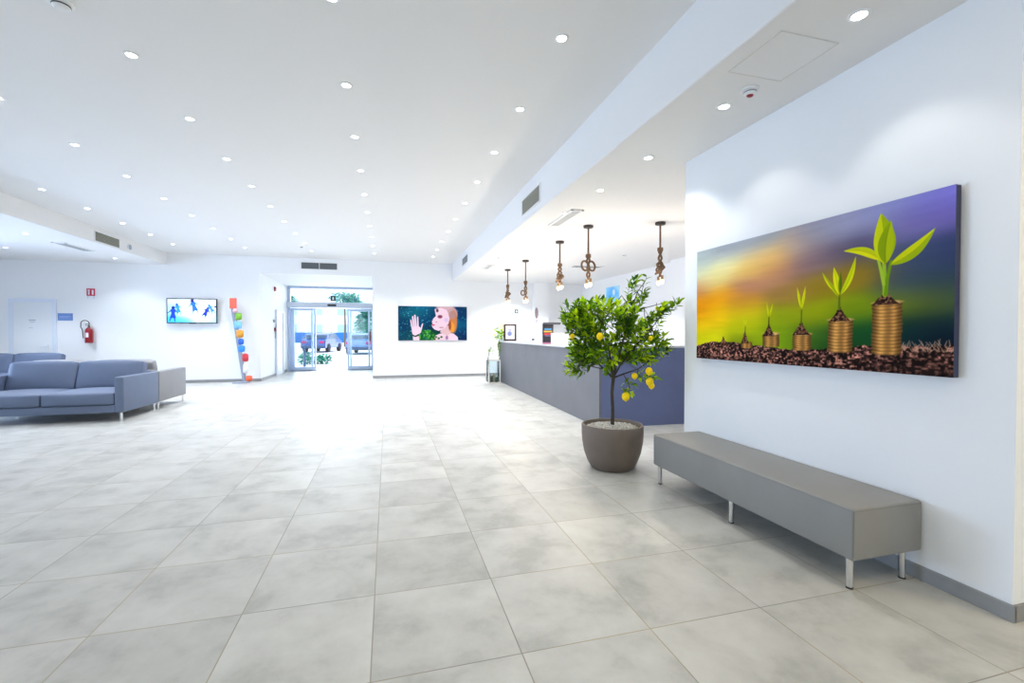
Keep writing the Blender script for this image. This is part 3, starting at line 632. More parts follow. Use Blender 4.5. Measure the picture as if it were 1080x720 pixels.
# ------------------------------------------------------------------ fire points and signs
def extinguisher(label, loc, rz=0, s=1.):
    t = thing('fire_extinguisher', label, 'fire extinguisher', loc, rz)
    obj('cylinder', lathe(B(), [(0, 0), (.075, 0), (.08, .012), (.08, .30), (.07, .35), (.035, .385), (.028, .40), (0, .40)], 32), RED, t, smooth=True)
    b = B(); cyl(b, (0, 0, .40), (0, 0, .45), .022); box(b, -.07, .02, -.012, .012, .44, .452, .003); box(b, -.075, .02, -.012, .012, .475, .488, .003); obj('valve', b, mat('dark_green_metal', (.04, .06, .05), .4), t)
    pts = [(.0, 0, .44)]+[(-.07+.09*math.cos(a), -.02, .49+.085*math.sin(a)) for a in [x*.35 for x in range(0, 11)]]+[(-.16, -.03, .42), (-.10, -.07, .34), (-.075, -.08, .12)]
    obj('hose', tube(B(), pts, .010, 8), BLACK, t, smooth=True)
    obj('paper_label', box(B(), -.028, .03, -.0835, -.078, .14, .26, .002), mat('label_white', (.75, .72, .78), .5), t)
    obj('wall_bracket', box(B(), -.02, .02, .05, .1, .2, .36), BLACK, t); return t
extinguisher('red fire extinguisher with curled black hose on wall right of the blue plaque', (-7.385, YF-.10, 1.10))
t = thing('fire_extinguisher_sign', 'small red and white fire extinguisher sign sticking out of wall', 'sign', (-7.47, YF-.012, 2.31))
obj('sign_panel', box(B(), 0, .18, 0, .012, 0, .19, .002), mat('sign_red', (.50, .01, .05), .4), t)
g = B(); box(g, .035, .065, -.003, 0, .03, .11, .003); box(g, .03, .07, -.003, 0, .12, .16, .003); box(g, .115, .15, -.003, 0, .03, .15, .004); obj('pictogram', g, WHITE, t)
obj('supports', box(box(B(), .02, .03, .0, .012, -.07, 0), .15, .16, .0, .012, -.07, 0), mat('pale_blue_plastic', (.5, .6, .8), .5), t)
t = thing('door_plaque', 'blue-grey rectangular plaque on wall right of the white office door', 'sign', (-8.08, YF-.014, 1.67))
obj('plate', box(B(), 0, .31, 0, .014, 0, .185, .003), mat('plaque_blue', (.13, .24, .55), .4), t)
g = B(); box(g, .04, .27, -.002, 0, .10, .108); box(g, .04, .22, -.002, 0, .07, .078); obj('text_lines', g, mat('plaque_text', (.45, .55, .8), .4), t)
t = thing('alarm_bell', 'round dark red alarm bell high on entrance side wall', 'alarm', (EX0, 15.88, 2.75))
b = B(); cyl(b, (0, 0, 0), (.05, 0, 0), .065, n=24); obj('bell_dome', b, RED, t); obj('back_plate', cyl(B(), (-.0, 0, 0), (.012, 0, 0), .08, n=24), RED, t)
t = thing('switch_box', 'small grey switch box on entrance wall above red call point', 'switch', (EX0, 15.72, 1.73)); obj('housing', box(B(), 0, .04, -.05, .05, -.05, .05, .006), mat('grey_green_box', (.25, .32, .3), .5), t); obj('button', box(B(), .038, .045, -.02, .02, -.02, .02, .003), BLACK, t)
t = thing('call_point', 'small red call point with cord on the entrance side wall', 'alarm', (EX0, 15.86, 1.47)); obj('housing', box(B(), 0, .05, -.055, .055, -.055, .055, .006), RED, t); obj('cord', tube(B(), [(.02, -.02, -.05), (.025, -.03, -.18), (.02, -.03, -.28)], .009), mat('cord_grey', (.2, .15, .15), .5), t)
t = thing('green_sign', 'tiny square green sign on the far wall above the counter', 'sign', (4.02, YF-.012, 1.99)); obj('sign_panel', box(B(), -.06, .06, 0, .012, 0, .13, .002), mat('dark_green_sign', (.01, .05, .035), .4), t); obj('pictogram', box(B(), -.025, .025, -.002, 0, .035, .095), WHITE, t)
t = thing('wall_ornament', 'narrow brown oval ornament on pillar behind the counter', 'ornament', (4.62, 13.93, 1.82))
obj('plate', prism(B(), [(.055*math.sin(a), .18+.18*math.cos(a)) for a in [k*PI/10 for k in range(20)]], 0, .02, 'y'), mat('mauve_brown', (.30, .22, .24), .5), t)
obj('tag', box(B(), -.035, .035, 0, .015, -.13, -.02, .004), mat('mauve_tag', (.55, .52, .6), .5), t)
t = thing('wall_poster', 'pale blue square poster high on wall behind the lemon tree', 'poster', (XR-.012, 11.98, 2.27))
P = Paint(.80, .43, 60, 32); P.field([(0, 0, c(150, 215, 255)), (.5, .4, c(110, 190, 250)), (1, 0, c(190, 230, 255)), (.6, 1, c(150, 210, 255))], .2); P.ell(.6, .4, .1, .2, c(220, 240, 255), 3); P.ell(.3, .65, .1, .1, c(80, 160, 240), 3)
P.build('print', PIC, t, (-.002, .4, 0), -PI/2); obj('backing_board', box(B(), 0, .012, -.4, .4, 0, .43), WHITE, t)

# ------------------------------------------------------------------ leaning packet stand
st = thing('packet_stand', 'slim grey stand leaning on far wall, hung with bright packets', 'display stand', (-3.80, 13.82, 0))
GST = mat('stand_grey', (.30, .34, .42), .5)
lean = lambda z: (-.30*z/2.15*1.0, .16*z/2.15)
def along(z, dx=0, dy=0): a = lean(z); return Vector((a[0]+dx, a[1]+dy, z))
b = B(); prism(b, [(.0, .0), (.06, .0), (-.265, 2.12), (-.325, 2.12)], -.02, .16, 'y')
for v in b.verts: v.co.y += .16*v.co.z/2.15
obj('side_panel', b, GST, st); obj('foot', box(B(), -.22, .14, -.14, .16, 0, .03, .006), GST, st)
obj('header_card', box(B(), -.33, -.16, -.03, -.01, 2.02, 2.30, .004, M=Matrix.Translation((0, .12, 0))), mat('salmon_card', (.75, .13, .08), .5), st)
pk = [(.13, .20, .18, .14, (.72, .10, .03), 'red-orange packet at the foot'), (.40, .15, .13, .26, (.80, .80, .85), 'white packet just above the foot'), (.69, .18, .17, .21, (.55, .03, .04), 'red packet'), (.93, .12, .18, .17, (.03, .25, .80), 'bright blue packet'), (1.12, .13, .15, .15, (.02, .12, .55), 'dark blue packet'),
      (1.33, .13, .19, .20, (.65, .28, .02), 'orange packet'), (1.57, .11, .21, .20, (.20, .50, .85), 'light blue packet'), (1.80, .16, .18, .18, (.18, .42, .03), 'green packet'), (1.96, .10, .12, .10, (.75, .45, .50), 'pink packet at the top')]
for z, dx, w_, h_, col, lab in pk:
    a = along(z, dx, -.03); p0 = Vector(st.location)+a
    b = B(); w_ *= .82; h_ *= .9; pillow(b, -w_/2, w_/2, -.045, .02, -h_/2, h_/2, .018, n=5)
    o = obj('packet', b, mat('packet_'+lab.replace(' ', '_'), col, .45, noise=.3, nscale=12), None, tuple(p0+Vector((0, -.075, 0))), smooth=True); tag(o, lab+' hanging on the leaning stand', 'packet', 'packets on the leaning stand')
    obj('hook', tube(B(), [(-dx*.55, .075, h_*.3), (-.02, .03, h_*.48), (0, -.01, h_*.42)], .005, 6), GST, o)

# ------------------------------------------------------------------ sofas
def sofa(label, loc, rz, width, fabric, backs=2, group='grey lobby sofas'):
    """faces -Y, origin at front-right corner on the floor; x runs 0..-width"""
    t = thing('sofa', label, 'sofa', loc, rz, group); D = 1.10; A = .12; zb = .134
    b = B(); box(b, -width+A, -A, .01, D-.01, zb, .25, .01, 3); obj('base', b, fabric, t, smooth=True)
    for x0 in (-A, -width): b = B(); box(b, x0, x0+A, 0, D, zb, .675, .018, 4); obj('armrest', b, fabric, t, smooth=True)
    b = B(); box(b, -width+A, -A, D-.14, D, .25, .70, .018, 4); obj('back_frame', b, fabric, t, smooth=True)
    cw = (width-2*A)/2
    for k in range(2): b = B(); pillow(b, -width+A+cw*k+.004, -width+A+cw*(k+1)-.004, -.005, D-.16, .25, .445, .022, n=10); obj('seat_cushion', b, fabric, t, smooth=True)
    for k in range(2):
        b = B(); M = Matrix.Translation((0, D-.34, .43)) @ Matrix.Rotation(-.30, 4, 'X') @ Matrix.Translation((0, 0, 0))
        pillow(b, -width+A+cw*k+.01, -width+A+cw*(k+1)-.01, -.02, .17, 0, .47, .03, M=M, n=10); obj('back_cushion', b, fabric, t, smooth=True)
    for x in (-.05, -width+.05):
        for y in (.035, D-.06): obj('leg', cyl(B(), (x, y, 0), (x, y, zb), .016, .016), CHROME, t, smooth=True)
    return t
s1 = sofa('blue-grey two-seat sofa in front, its right arm near the open floor', (-3.88, 8.22, 0), 0, 2.07, SOFA)
s2 = dup(s1, (-5.95, 10.44, 0), PI, 'paler grey sofa standing back to back behind the front sofa')
for ch in s2.children:
    if ch.type == 'MESH' and ch.name.split('.')[0] != 'leg': ch.data = ch.data.copy(); ch.data.materials[0] = SOFA_TAN
s3 = dup(s1, (-7.28, 12.25, 0), 0, 'farthest grey sofa by the far wall before the office door')
# ------------------------------------------------------------------ reception counter
CF = mat('grey_counter_laminate', (.150, .152, .170), .5, noise=.06, nscale=2.2)
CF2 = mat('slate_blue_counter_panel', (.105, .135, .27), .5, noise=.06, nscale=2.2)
CT = mat('pale_counter_top', (.55, .56, .60), .35)
rc = thing('reception_counter', 'long L-shaped dark grey reception counter with pale worktop', 'counter', (2.875, 5.86, 0))
f0 = (0, 0); f1 = (.145, 6.53)
b = B(); prism(b, [f0, f1, (f1[0]+.62, f1[1]), (.62, .62), (.62, 0)], 0, 1.10); obj('front_panel', b, CF, rc)
b = B(); prism(b, [(-.012, .6), (f1[0]-.012, f1[1]+.015), (f1[0]+.64, f1[1]+.015), (.64, .6)], 1.10, 1.128); obj('worktop', b, CT, rc, label='pale grey worktop')
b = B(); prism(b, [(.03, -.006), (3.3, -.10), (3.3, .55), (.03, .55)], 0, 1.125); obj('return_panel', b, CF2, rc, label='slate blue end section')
b = B(); prism(b, [(-.01, -.016), (3.3, -.108), (3.3, .56), (-.01, .60)], 1.125, 1.155); obj('worktop', b, CT, rc)
ZT = 1.129
# items on the counter
def at(Y_, dx=.12): return 2.875+.145*(Y_-5.86)/6.53+dx
t = thing('picture_frame', 'dark brown picture frame with white print standing on far counter end', 'picture frame', (at(11.72, .14), 11.72, ZT+.012), -.28)
Mr = Matrix.Rotation(-.16, 4, 'X')
b = B()
for q in ((-.17, .17, 0, .05), (-.17, .17, .41, .46), (-.17, -.12, .05, .41), (.12, .17, .05, .41)): box(b, q[0], q[1], -.012, .012, q[2], q[3], .003, M=Mr)
obj('frame', b, mat('dark_brown_wood', (.03, .012, .014), .4), t)
obj('print', box(B(), -.12, .12, -.004, .004, .05, .41, M=Mr), mat('print_white', (.75, .72, .80), .5), t)
b = B(); ball(b, (0, 0, 0), .06, (1, .12, 1.1), 12, M=None); bmesh.ops.transform(b, matrix=Mr @ Matrix.Translation((-.01, -.004, .20)), verts=b.verts); box(b, -.05, .04, -.008, .0, .28, .31, M=Mr); obj('motif', b, mat('motif_blue', (.18, .22, .5), .5), t)
obj('stand', box(B(), -.03, .03, .0, .14, 0, .012), BLACK, t)
t = thing('menu_display', 'black upright display with coloured stripes and side arm on the counter', 'display', (at(8.55, .14), 8.55, ZT), -.3)
Mr = Matrix.Rotation(-.12, 4, 'X'); obj('panel', box(B(), -.11, .11, -.012, .012, .03, .41, .004, M=Mr), mat('display_black', (.012, .014, .025), .3), t)
for i, (cc, z, wd) in enumerate([((.03, .25, .55), .28, .07), ((.75, .35, .03), .235, .08), ((.6, .03, .04), .185, .075), ((.1, .08, .2), .15, .06)]): obj('stripe', box(B(), -wd, wd, -.016, -.010, z, z+.028, M=Mr), mat('stripe_%d' % i, cc, .4), t)
obj('arm', box(B(), -.10, .25, -.02, .03, .385, .43, .006), mat('dark_grey_arm', (.07, .07, .09), .4), t); obj('base', box(B(), -.11, .11, -.07, .08, 0, .03, .005), mat('dusky_pink_base', (.42, .12, .22), .5), t)
for i, (y, lab) in enumerate([(8.05, 'white info card standing right of the black display'), (7.72, 'white info card standing nearest the lemon tree')]):
    t = thing('info_card', lab, 'card', (at(y, .14), y, ZT), -.25, 'info cards on the counter'); obj('card', box(B(), -.10, .10, -.004, .004, .01, .22, M=Matrix.Rotation(-.15, 4, 'X')), mat('card_white', (.80, .78, .84), .5), t)
    g = B(); box(g, -.06, .05, -.007, -.003, .165, .18, M=Matrix.Rotation(-.15, 4, 'X')); box(g, -.06, .06, -.007, -.003, .12, .125, M=Matrix.Rotation(-.15, 4, 'X')); obj('print_lines', g, mat('card_pink', (.6, .3, .42), .5), t); obj('foot', box(B(), -.1, .1, -.04, .04, 0, .012), WHITE, t)
t = thing('desk_telephone', 'small pale blue telephone with black handset on the counter', 'telephone', (at(10.2, .2), 10.2, ZT), -.4)
obj('body', prism(B(), [(-.10, 0), (.10, 0), (.10, .09), (-.10, .04)], -.09, .09, 'x'), mat('pale_blue_plastic', (.5, .6, .8), .5), t); b = B(); box(b, .10, .15, -.1, .1, .05, .09, .012); obj('handset', b, BLACK, t)
# trailing plant on counter end
def leafmesh(name, parent, leaves, m):
    V, F, K = [], [], []
    for p, d, L_, w_, col, roll in leaves:
        d = Vector(d).normalized(); s_ = d.cross(Vector((0, 0, 1)))
        if s_.length < .05: s_ = Vector((1, 0, 0))
        s_.normalize(); n_ = s_.cross(d); s2 = s_*math.cos(roll)+n_*math.sin(roll); n2_ = n_*math.cos(roll)-s_*math.sin(roll); p = Vector(p); n = len(V)
        for q, ww, dz in ((0, 0, 0), (.28, .85, .0), (.6, .9, -.04), (1, 0, -.16)):
            c0 = p+d*L_*q+n2_*dz*L_
            if ww == 0: V.append(tuple(c0))
            else:
                V.append(tuple(c0+s2*w_*ww+n2_*w_*.25)); V.append(tuple(c0)); V.append(tuple(c0-s2*w_*ww+n2_*w_*.25))
        F += [(n, n+1, n+2), (n, n+2, n+3), (n+1, n+4, n+5, n+2), (n+2, n+5, n+6, n+3), (n+4, n+7, n+5), (n+5, n+7, n+6)]
        K += [(*s2l(col), 1)]*8
    me = bpy.data.meshes.new(name); me.from_pydata(V, [], F); a = me.color_attributes.new('Col', 'FLOAT_COLOR', 'POINT'); a.data.foreach_set('color', np.array(K, np.float32).reshape(-1))
    me.materials.append(m)
    for p_ in me.polygons: p_.use_smooth = True
    o = bpy.data.objects.new(name, me); C.objects.link(o); o.parent = parent; return o
def leaf_mat(name):
    m = bpy.data.materials.new(name); m.use_nodes = True; nt = m.node_tree; b_ = nt.nodes['Principled BSDF']; b_.inputs['Roughness'].default_value = .5; b_.inputs['Specular IOR Level'].default_value = .25
    a = nt.nodes.new('ShaderNodeAttribute'); a.attribute_name = 'Col'; tr = nt.nodes.new('ShaderNodeBsdfTranslucent'); mx = nt.nodes.new('ShaderNodeMixShader'); mx.inputs[0].default_value = .45
    L = nt.links.new; L(a.outputs['Color'], b_.inputs['Base Color']); L(a.outputs['Color'], tr.inputs[0]); L(b_.outputs[0], mx.inputs[1]); L(tr.outputs[0], mx.inputs[2]); L(mx.outputs[0], nt.nodes['Material Output'].inputs[0]); return m
LEAFM = leaf_mat('leaf_surface')

t = thing('potted_plant', 'bright yellow-green trailing plant on far end of the counter', 'plant', (at(12.25, .09), 12.27, ZT))
obj('pot', lathe(B(), [(0, 0), (.06, 0), (.075, .09), (.07, .09), (.06, .08), (0, .08)], 24), WHITE, t, smooth=True)
lv = []
for i in range(170):
    a = random.uniform(0, 6.28); k = random.random(); r_ = random.uniform(.0, .17); z = random.uniform(.05, .46)*(1 if r_ < .1 else .7)
    lv.append(((-.04+r_*math.cos(a), r_*math.sin(a), z), (math.cos(a), math.sin(a), random.uniform(-.3, .8)), random.uniform(.08, .13), .032, random.choice([(.72, .85, .05), (.55, .75, .05), (.8, .9, .1), (.4, .6, .08)]), random.uniform(-.5, .5)))
leafmesh('foliage', t, lv, LEAFM)
lv = []; b = B()
for k, (x, y) in enumerate([(-.13, -.02), (-.12, .12), (-.125, -.12), (-.12, .05)]):
    ln = [.38, .26, .3, .5][k]; tube(b, [(x*.5, y, .08), (x, y, .02), (x-.01, y, -.15), (x+.005, y, -ln)], .004, 6)
    for j in range(14): lv.append(((x, y, .0-ln*j/14), (random.uniform(-1, .2), random.uniform(-1, 1), random.uniform(-.8, .2)), .07, .018, random.choice([(.45, .6, .15), (.5, .55, .2), (.6, .75, .1)]), 0))
obj('stems', b, mat('stem_green', (.12, .2, .03), .6), t); leafmesh('trailing_leaves', t, lv, LEAFM)
# lantern on the floor
t = thing('floor_lantern', 'tall white glass-sided lantern on the floor at counter end', 'lantern', (2.755, 12.05, 0))
b = B(); w_ = .155
for x in (-w_, w_):
    for y in (-w_, w_): box(b, x-.012, x+.012, y-.012, y+.012, .03, .62, .002)
box(b, -w_-.02, w_+.02, -w_-.02, w_+.02, 0, .03, .004)
for z in (.60,):
    for s in (-1, 1): box(b, -w_-.012, w_+.012, s*w_-.012, s*w_+.012, z, z+.03, .002); box(b, s*w_-.012, s*w_+.012, -w_, w_, z, z+.03, .002)
obj('frame', b, mat('ivory_frame', (.70, .70, .66), .5), t)
b = B()
for s in (-1, 1): box(b, -w_+.012, w_-.012, s*w_-.001, s*w_+.001, .03, .6); box(b, s*w_-.001, s*w_+.001, -w_+.012, w_-.012, .03, .6)
obj('glass_panes', b, PANE, t)
b = B(); r0 = [(w_*math.cos(a), 0, .63+.19*math.sin(a)) for a in [PI*k/12 for k in range(13)]]; tube(b, r0, .008, 8); r1 = [(0, w_*math.cos(a), .63+.19*math.sin(a)) for a in [PI*k/12 for k in range(13)]]; tube(b, r1, .008, 8)
obj('arched_top', b, mat('ivory_frame', (.70, .70, .66), .5), t, smooth=True)
for i, (x, y, r_, h_, cc, lab) in enumerate([(-.06, -.03, .045, .16, (.10, .13, .08), 'dark green candle inside floor lantern'), (.03, .05, .055, .22, (.50, .44, .34), 'tall beige candle inside the floor lantern'), (.09, -.06, .04, .13, (.07, .09, .05), 'short dark candle inside floor lantern by the counter')]):
    q = thing('candle', lab, 'candle', (2.755+x, 12.05+y, .031), 0, 'candles inside the lantern'); obj('wax', lathe(B(), [(0, 0), (r_, 0), (r_, h_), (r_*.8, h_-.008), (0, h_-.012)], 20), mat('candle_wax_%d' % i, cc, .6), q, smooth=True); obj('wick', cyl(B(), (0, 0, h_-.012), (0, 0, h_+.02), .003), BLACK, q)
q = thing('dried_plant', 'wispy dried green plant trailing over the floor lantern', 'plant', (2.63, 11.86, 0)); b = B()
tube(b, [(0.0, 0, .0), (-.03, 0, .5), (-.02, 0, .85), (.03, .02, .97)], [.006, .005, .005, .004], 6); tube(b, [(-.02, 0, .85), (-.05, 0, .75), (-.055, 0, .55)], .004, 6); obj('stem', b, mat('stem_olive', (.18, .18, .10), .7), q)
lv = [((.0+random.uniform(-.04, .09), random.uniform(-.05, .05), .90+random.uniform(-.05, .1)), (random.uniform(-1, 1), random.uniform(-1, 1), random.uniform(-.5, .8)), .08, .02, random.choice([(.6, .7, .1), (.4, .5, .15), (.5, .6, .1)]), 0) for i in range(26)]
lv += [((-.05+random.uniform(-.01, .01), random.uniform(-.02, .02), .4+.45*random.random()), (random.uniform(-1, 1), random.uniform(-1, 1), -1), .06, .01, (.45, .45, .35), 0) for i in range(12)]
leafmesh('foliage', q, lv, LEAFM)

# ------------------------------------------------------------------ pendants
ROPE = mat('jute_rope', (.19, .105, .055), .85, noise=.35, nscale=60, bump=.6, bscale=120)
ROPED = mat('dark_jute_cord', (.16, .09, .055), .85, noise=.3, nscale=60)
BULB = em('warm_bulb', (1, .60, .20), 4)
CAPM = mat('dark_bronze_rose', (.035, .022, .015), .5)
def pendant(label, x, y, zk, zb, style, seed):
    """zk knot height, zb bottom of rope"""
    r = random.Random(seed); t = thing('pendant_lamp', label, 'pendant lamp', (x, y, ZR), 0, 'rope pendant lamps over the counter')
    obj('ceiling_rose', lathe(B(), [(0, 0), (.075, 0), (.075, -.03), (.068, -.036), (0, -.036)], 28), CAPM, t, smooth=True)
    k = zk-ZR; e = zb-ZR
    obj('cord', tube(B(), [(0, 0, -.03), (0, 0, k)], .014, 10), ROPED, t, smooth=True)
    b = B()
    for j in range(3):
        ph = j*2.1; tube(b, [((.026)*math.cos(a+ph), (.026)*math.sin(a+ph), k+.018*math.sin(a*2+ph)) for a in [2*PI*q/12 for q in range(12)]], .017, 8, True)
    obj('knot', b, ROPE, t, smooth=True)
    b = B(); n = 22
    for s in (-1, 1):
        pts = []
        for q in range(n+1):
            f = q/n; amp = .013+.013*math.sin(PI*f)*abs(math.sin(5*f+seed)); pts.append((s*amp*math.cos(3.2*PI*f*(1 if style else 1.4)+seed), s*amp*math.sin(3.2*PI*f+seed), k+(e-k)*f))
        tube(b, pts, .016, 8)
    obj('rope_strands', b, ROPE, t, smooth=True)
    b = B()
    if style == 1:      # two open rings side by side
        for s in (-1, 1): tube(b, [(s*.055+.055*math.cos(a), .02*math.sin(a), k+(e-k)*.42+.075*math.sin(a)) for a in [2*PI*q/18 for q in range(18)]], .016, 8, True)
    elif style == 2:    # small loop low down
        tube(b, [(-.06+.045*math.cos(a), .01, e+.10+.055*math.sin(a)) for a in [2*PI*q/16 for q in range(16)]], .014, 8, True)
    else:               # thick tangle
        for j in range(3): tube(b, [((.045+.012*j)*math.cos(a+j), .045*math.sin(a+j), k+(e-k)*(.62+.08*j)+.05*math.sin(a+2*j)) for a in [2*PI*q/14 for q in range(14)]], .015, 8, True)
    obj('rope_loop', b, ROPE, t, smooth=True)
    for j, (dx, dz) in enumerate([(-.03, -.02), (.035, .0)]):
        so = obj('bulb_socket', cyl(B(), (dx, 0, e+dz+.02), (dx, 0, e+dz-.045), .018), mat('brass_socket', (.35, .22, .10), .4, metal=.4), t)
        b = B(); ball(b, (dx, 0, e+dz-.072), .027, (1, 1, 1.25), 16); obj('bulb', b, BULB, so, smooth=True)
    l = bpy.data.lights.new('pendant_glow', 'POINT'); l.energy = 18; l.color = (1, .85, .66); l.shadow_soft_size = .05
    o = bpy.data.objects.new('pendant_glow', l); C.objects.link(o); o.location = (x, y, zb-.2)
for a in [('rope pendant lamp farthest back, over far end of the counter', 2.97, 11.3, 2.56, 2.24, 0, 1), ('rope pendant lamp with small low loop, second from the far end', 2.99, 9.8, 2.49, 2.15, 2, 2), ('middle rope pendant lamp of the five, with a thick tangle', 2.97, 7.64, 2.56, 2.24, 0, 3),
          ('rope pendant lamp with two open rings, just left of lemon tree top', 2.96, 6.42, 2.52, 2.16, 1, 4), ('rope pendant lamp with amber bulb, nearest the white wall corner', 3.90, 5.95, 2.58, 2.18, 0, 5)]: pendant(*a)

# ------------------------------------------------------------------ potted lemon tree
t = thing('potted_lemon_tree', 'lemon tree with yellow fruit in a brown-grey pot beside bench', 'plant', (2.16, 4.11, 0), -yaw)
POT = mat('taupe_pot', (.155, .12, .095), .6, noise=.12, nscale=5, bump=.2, bscale=60)
obj('pot', lathe(B(), [(0, 0), (.195, 0), (.212, .012), (.245, .07), (.278, .16), (.298, .27), (.303, .35), (.303, .425), (.297, .434), (.283, .434), (.278, .425), (.278, .38), (0, .38)], 72), POT, t, smooth=True)
GR = mat('pale_gravel', (.60, .58, .54), .8, noise=.3, nscale=30)
b = B(); ball(b, (0, 0, .37), .27, (1, 1, .16), 24)
for i in range(650):
    r_ = .268*math.sqrt(random.random()); a = random.uniform(0, 6.28); s_ = random.uniform(.008, .017); z = .37+.043*math.sqrt(max(0, 1-(r_/.27)**2))+random.uniform(.0, .012)
    bmesh.ops.create_icosphere(b, subdivisions=1, radius=s_, matrix=Matrix.Translation((r_*math.cos(a), r_*math.sin(a), z)) @ Euler((random.random()*3, random.random()*3, 0)).to_matrix().to_4x4() @ Matrix.Diagonal((1, .8, .55, 1)))
o = obj('gravel', b, GR, t); o['kind'] = 'stuff'
ZK = .00965
def T(px, py, d=0): return Vector(((px-646)*ZK*(1+d/4.5), d, 1.33+(351.5-py)*ZK*(1+d/4.5)))
BARK = mat('lemon_bark', (.045, .035, .022), .8, noise=.3, nscale=30)
wood = B(); fork = T(647, 397)
tube(wood, [(0, 0, .38), T(646.5, 430), T(645.5, 412), fork], [.021, .017, .016, .018], 10)
hubs = []
def branch(pts, r0, r1):
    n = len(pts); tube(wood, pts, [r0+(r1-r0)*i/(n-1) for i in range(n)], 7)
Bz = [([fork, T(638, 388, .03), T(628, 378, .05), T(618, 362, .06)], .012), ([fork, T(643, 380, -.05), T(640, 360, -.08), T(634, 338, -.08)], .011), ([fork, T(656, 393, -.05), T(670, 388, -.08), T(686, 378, -.05)], .010),
      ([fork, T(650, 382, .06), T(658, 360, .08), T(664, 335, .06), T(672, 308, .02), T(680, 296, 0)], .011), ([fork, T(652, 384, -.08), T(668, 362, -.14), T(684, 345, -.12), T(700, 325, -.06)], .009), ([T(638, 388, .03), T(622, 385, -.1), T(608, 384, -.12)], .006),
      ([fork, T(645, 376, .18), T(640, 350, .26)], .009), ([fork, T(648, 378, -.18), T(652, 355, -.26)], .008), ([T(664, 335, .06), T(680, 325, .08), T(706, 318, .04)], .005), ([T(656, 393, -.05), T(661, 402, -.08), T(662, 412, -.08)], .004), ([T(628, 378, .05), T(612, 350, 0), T(604, 330, 0)], .006), ([T(664, 335, .06), T(660, 318, .0), T(655, 312, 0)], .004)]
for pts, r0 in Bz: branch(pts, r0, .003)
BP = [p for pts, _ in Bz for p in pts[1:]]
blobs = [((635, 345), (30, 27), .26, 74), ((614, 345), (17, 24), .18, 38), ((672, 356), (25, 27), .26, 52), ((670, 318), (10, 20), .10, 8), ((690, 332), (15, 13), .12, 9), ((642, 374), (36, 13), .26, 46), ((690, 366), (13, 19), .14, 14), ((617, 372), (16, 14), .18, 18), ((655, 332), (20, 14), .2, 17), ((606, 391), (9, 5), .06, 5), ((605, 332), (8, 7), .08, 6), ((662, 407), (4, 7), .04, 3), ((684, 396), (6, 8), .06, 4), ((705, 322), (8, 5), .04, 4)]
GL = [(.48, .62, .03), (.42, .56, .04), (.56, .68, .04), (.36, .50, .05), (.28, .42, .06), (.64, .74, .06), (.22, .36, .12)]
lv = []; tw = B()
for (cx, cy), (rx, ry), rd, nt_ in blobs:
    for i in range(int(nt_*1.2)):
        while True:
            q = Vector((random.uniform(-1, 1), random.uniform(-1, 1), random.uniform(-1, 1)))
            if q.length <= 1: break
        if random.random() < .45: q.normalize(); q *= random.uniform(.75, .98)
        p = T(cx+q.x*rx, cy-q.z*ry, q.y*rd); near = min(BP, key=lambda h: (h-p).length)
        out = (p-T(645, 370, 0)).normalized(); dr = (out+Vector((random.uniform(-.5, .5), random.uniform(-.5, .5), .75+random.uniform(-.4, .3)))).normalized()
        ln = random.uniform(.07, .15); e_ = p+dr*ln*.5; s0 = p-dr*ln*.5
        if (near-s0).length < .28: tube(tw, [near, (near+s0)/2+Vector((0, 0, -.01)), s0, e_], [.003, .0025, .002, .001], 5)
        else: tube(tw, [s0-dr*.08, s0, e_], [.002, .002, .001], 5)
        tone = random.choice(GL); nl = 8
        for j in range(nl):
            f = j/(nl-1); a = j*2.4+random.random(); side = dr.orthogonal().normalized(); side.rotate(Matrix.Rotation(a, 3, dr)); dd = side*(1-.55*f)+dr*(.35+.6*f)+Vector((0, 0, .10))
            k = random.uniform(.8, 1.2); lv.append((s0+dr*ln*f, dd, random.uniform(.055, .082), random.uniform(.0145, .019), tuple(min(1, x*k*1.12) for x in tone), random.uniform(-.9, .9)))
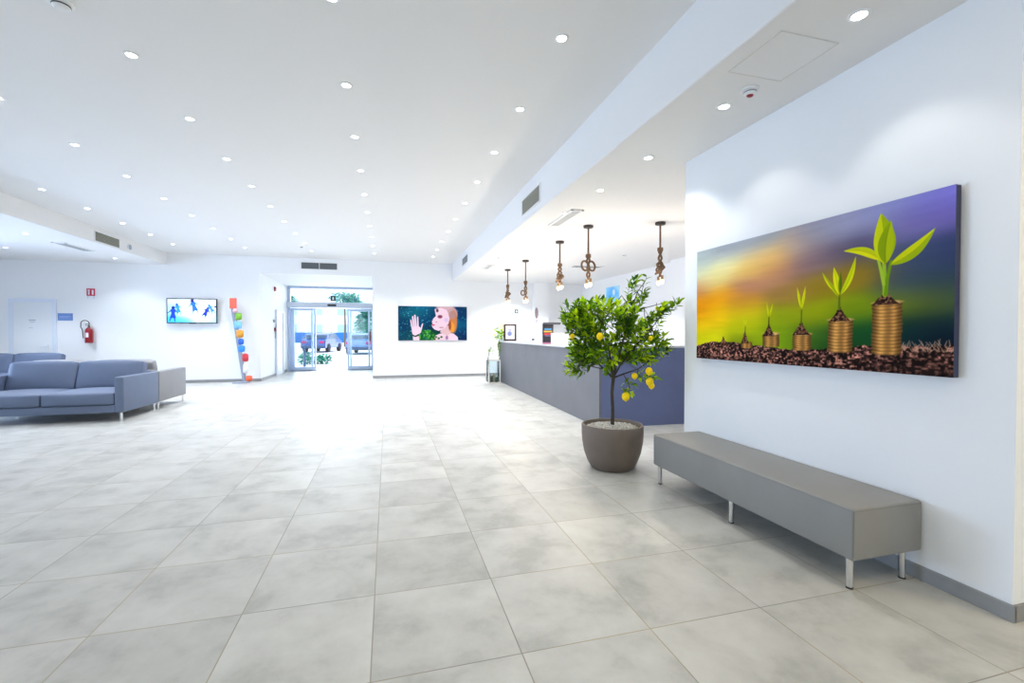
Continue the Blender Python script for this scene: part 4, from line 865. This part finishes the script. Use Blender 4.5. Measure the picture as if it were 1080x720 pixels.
# the topmost shoot
sh = [T(672, 330), T(675, 312), T(678, 300), T(681, 293)]
tube(tw, sh, [.004, .003, .003, .002], 6)
for j in range(15):
    f = j/14; p = sh[0].lerp(sh[3], f); s_ = 1 if j % 2 else -1; lv.append((p, (s_*.9, random.uniform(-.5, .3), .55), random.uniform(.075, .095)*(1-.2*f), .021, random.choice([(.35, .5, .08), (.28, .42, .06), (.5, .62, .1)]), random.uniform(-.4, .4)))
obj('trunk', wood, BARK, t, smooth=True); obj('twigs', tw, mat('green_twig', (.06, .075, .02), .7), t); leafmesh('foliage', t, lv, LEAFM)
LEM = mat('lemon_skin', (1, .70, .005), .5, spec=.2, noise=.08, nscale=20, bump=.3, bscale=150)
for x, y, d, r_ in [(657, 416.5, -.12, .038), (681, 401, -.15, .036), (684, 405, -.10, .030), (680, 390, -.16, .034), (666, 395, -.12, .028), (627, 354, -.24, .032), (680, 356, -.22, .020), (602, 354, -.1, .024), (690, 325, -.05, .015)]:
    p = T(x, y, d); b = B(); ball(b, p, r_, (1, 1, 1.12), 20); ball(b, p-Vector((0, 0, r_*1.1)), r_*.22, (1, 1, 1), 8); l_ = obj('lemon', b, LEM, t, smooth=True)
    obj('fruit_stalk', tube(B(), [p+Vector((0, 0, r_)), p+Vector((.004, .01, r_+.04))], .003, 6), mat('green_twig', (.06, .075, .02), .7), l_)

# ------------------------------------------------------------------ daylight and world
def area(name, loc, rot, sx, sy, e, col):
    l = bpy.data.lights.new(name, 'AREA'); l.shape = 'RECTANGLE'; l.size = sx; l.size_y = sy; l.energy = e; l.color = col
    o = bpy.data.objects.new(name, l); C.objects.link(o); o.location = loc; o.rotation_euler = rot; return o
BL = (.52, .66, 1)
for y, e in ((-2.75, 8), (1.25, 14), (5.25, 70), (9.35, 480)): area('window_daylight_fill', (XL-.3, y, 1.6), (0, -PI/2, 0), 2.3, 3.5, e, BL)      # sky light through the left windows
for x in (-8.3, -3.8, .7, 4.6): area('window_daylight_fill', (x, YB-.3, 1.6), (PI/2, 0, 0), 3.6 if x < 4 else 2.6, 2.3, 15, (1, .95, .90))  # fill light through the windows added in the unseen back wall
area('entrance_daylight', (-1.95, EY+.6, 1.6), (-PI/2, 0, 0), 2.9, 2.9, 110, (.78, .86, 1))
area('warm_fill_right', (4.2, -.8, 2.9), (0, 0, 0), .6, .6, 40, (1, .76, .40))  # warm fill added out of view at ceiling height, no fixture
area('warm_fill_soffit', (2.2, .2, 2.9), (0, 0, 0), .3, .3, 12, (1, .80, .50))  # second unseen warm fill, added to tint the near right soffit
w = bpy.data.worlds.new('sky'); bpy.context.scene.world = w; w.use_nodes = True; bg = w.node_tree.nodes['Background']
bg.inputs[0].default_value = (.80, .90, 1, 1); bg.inputs[1].default_value = 2.2
su = bpy.data.lights.new('sun', 'SUN'); su.energy = 3; su.angle = .02; so = bpy.data.objects.new('sun', su); C.objects.link(so); so.rotation_euler = (math.radians(-28), math.radians(20), 0)

sc = bpy.context.scene
sc.view_settings.view_transform = 'Standard'; sc.view_settings.look = 'None'; sc.view_settings.gamma = 1; sc.view_settings.exposure = .15
sc.view_settings.use_curve_mapping = False
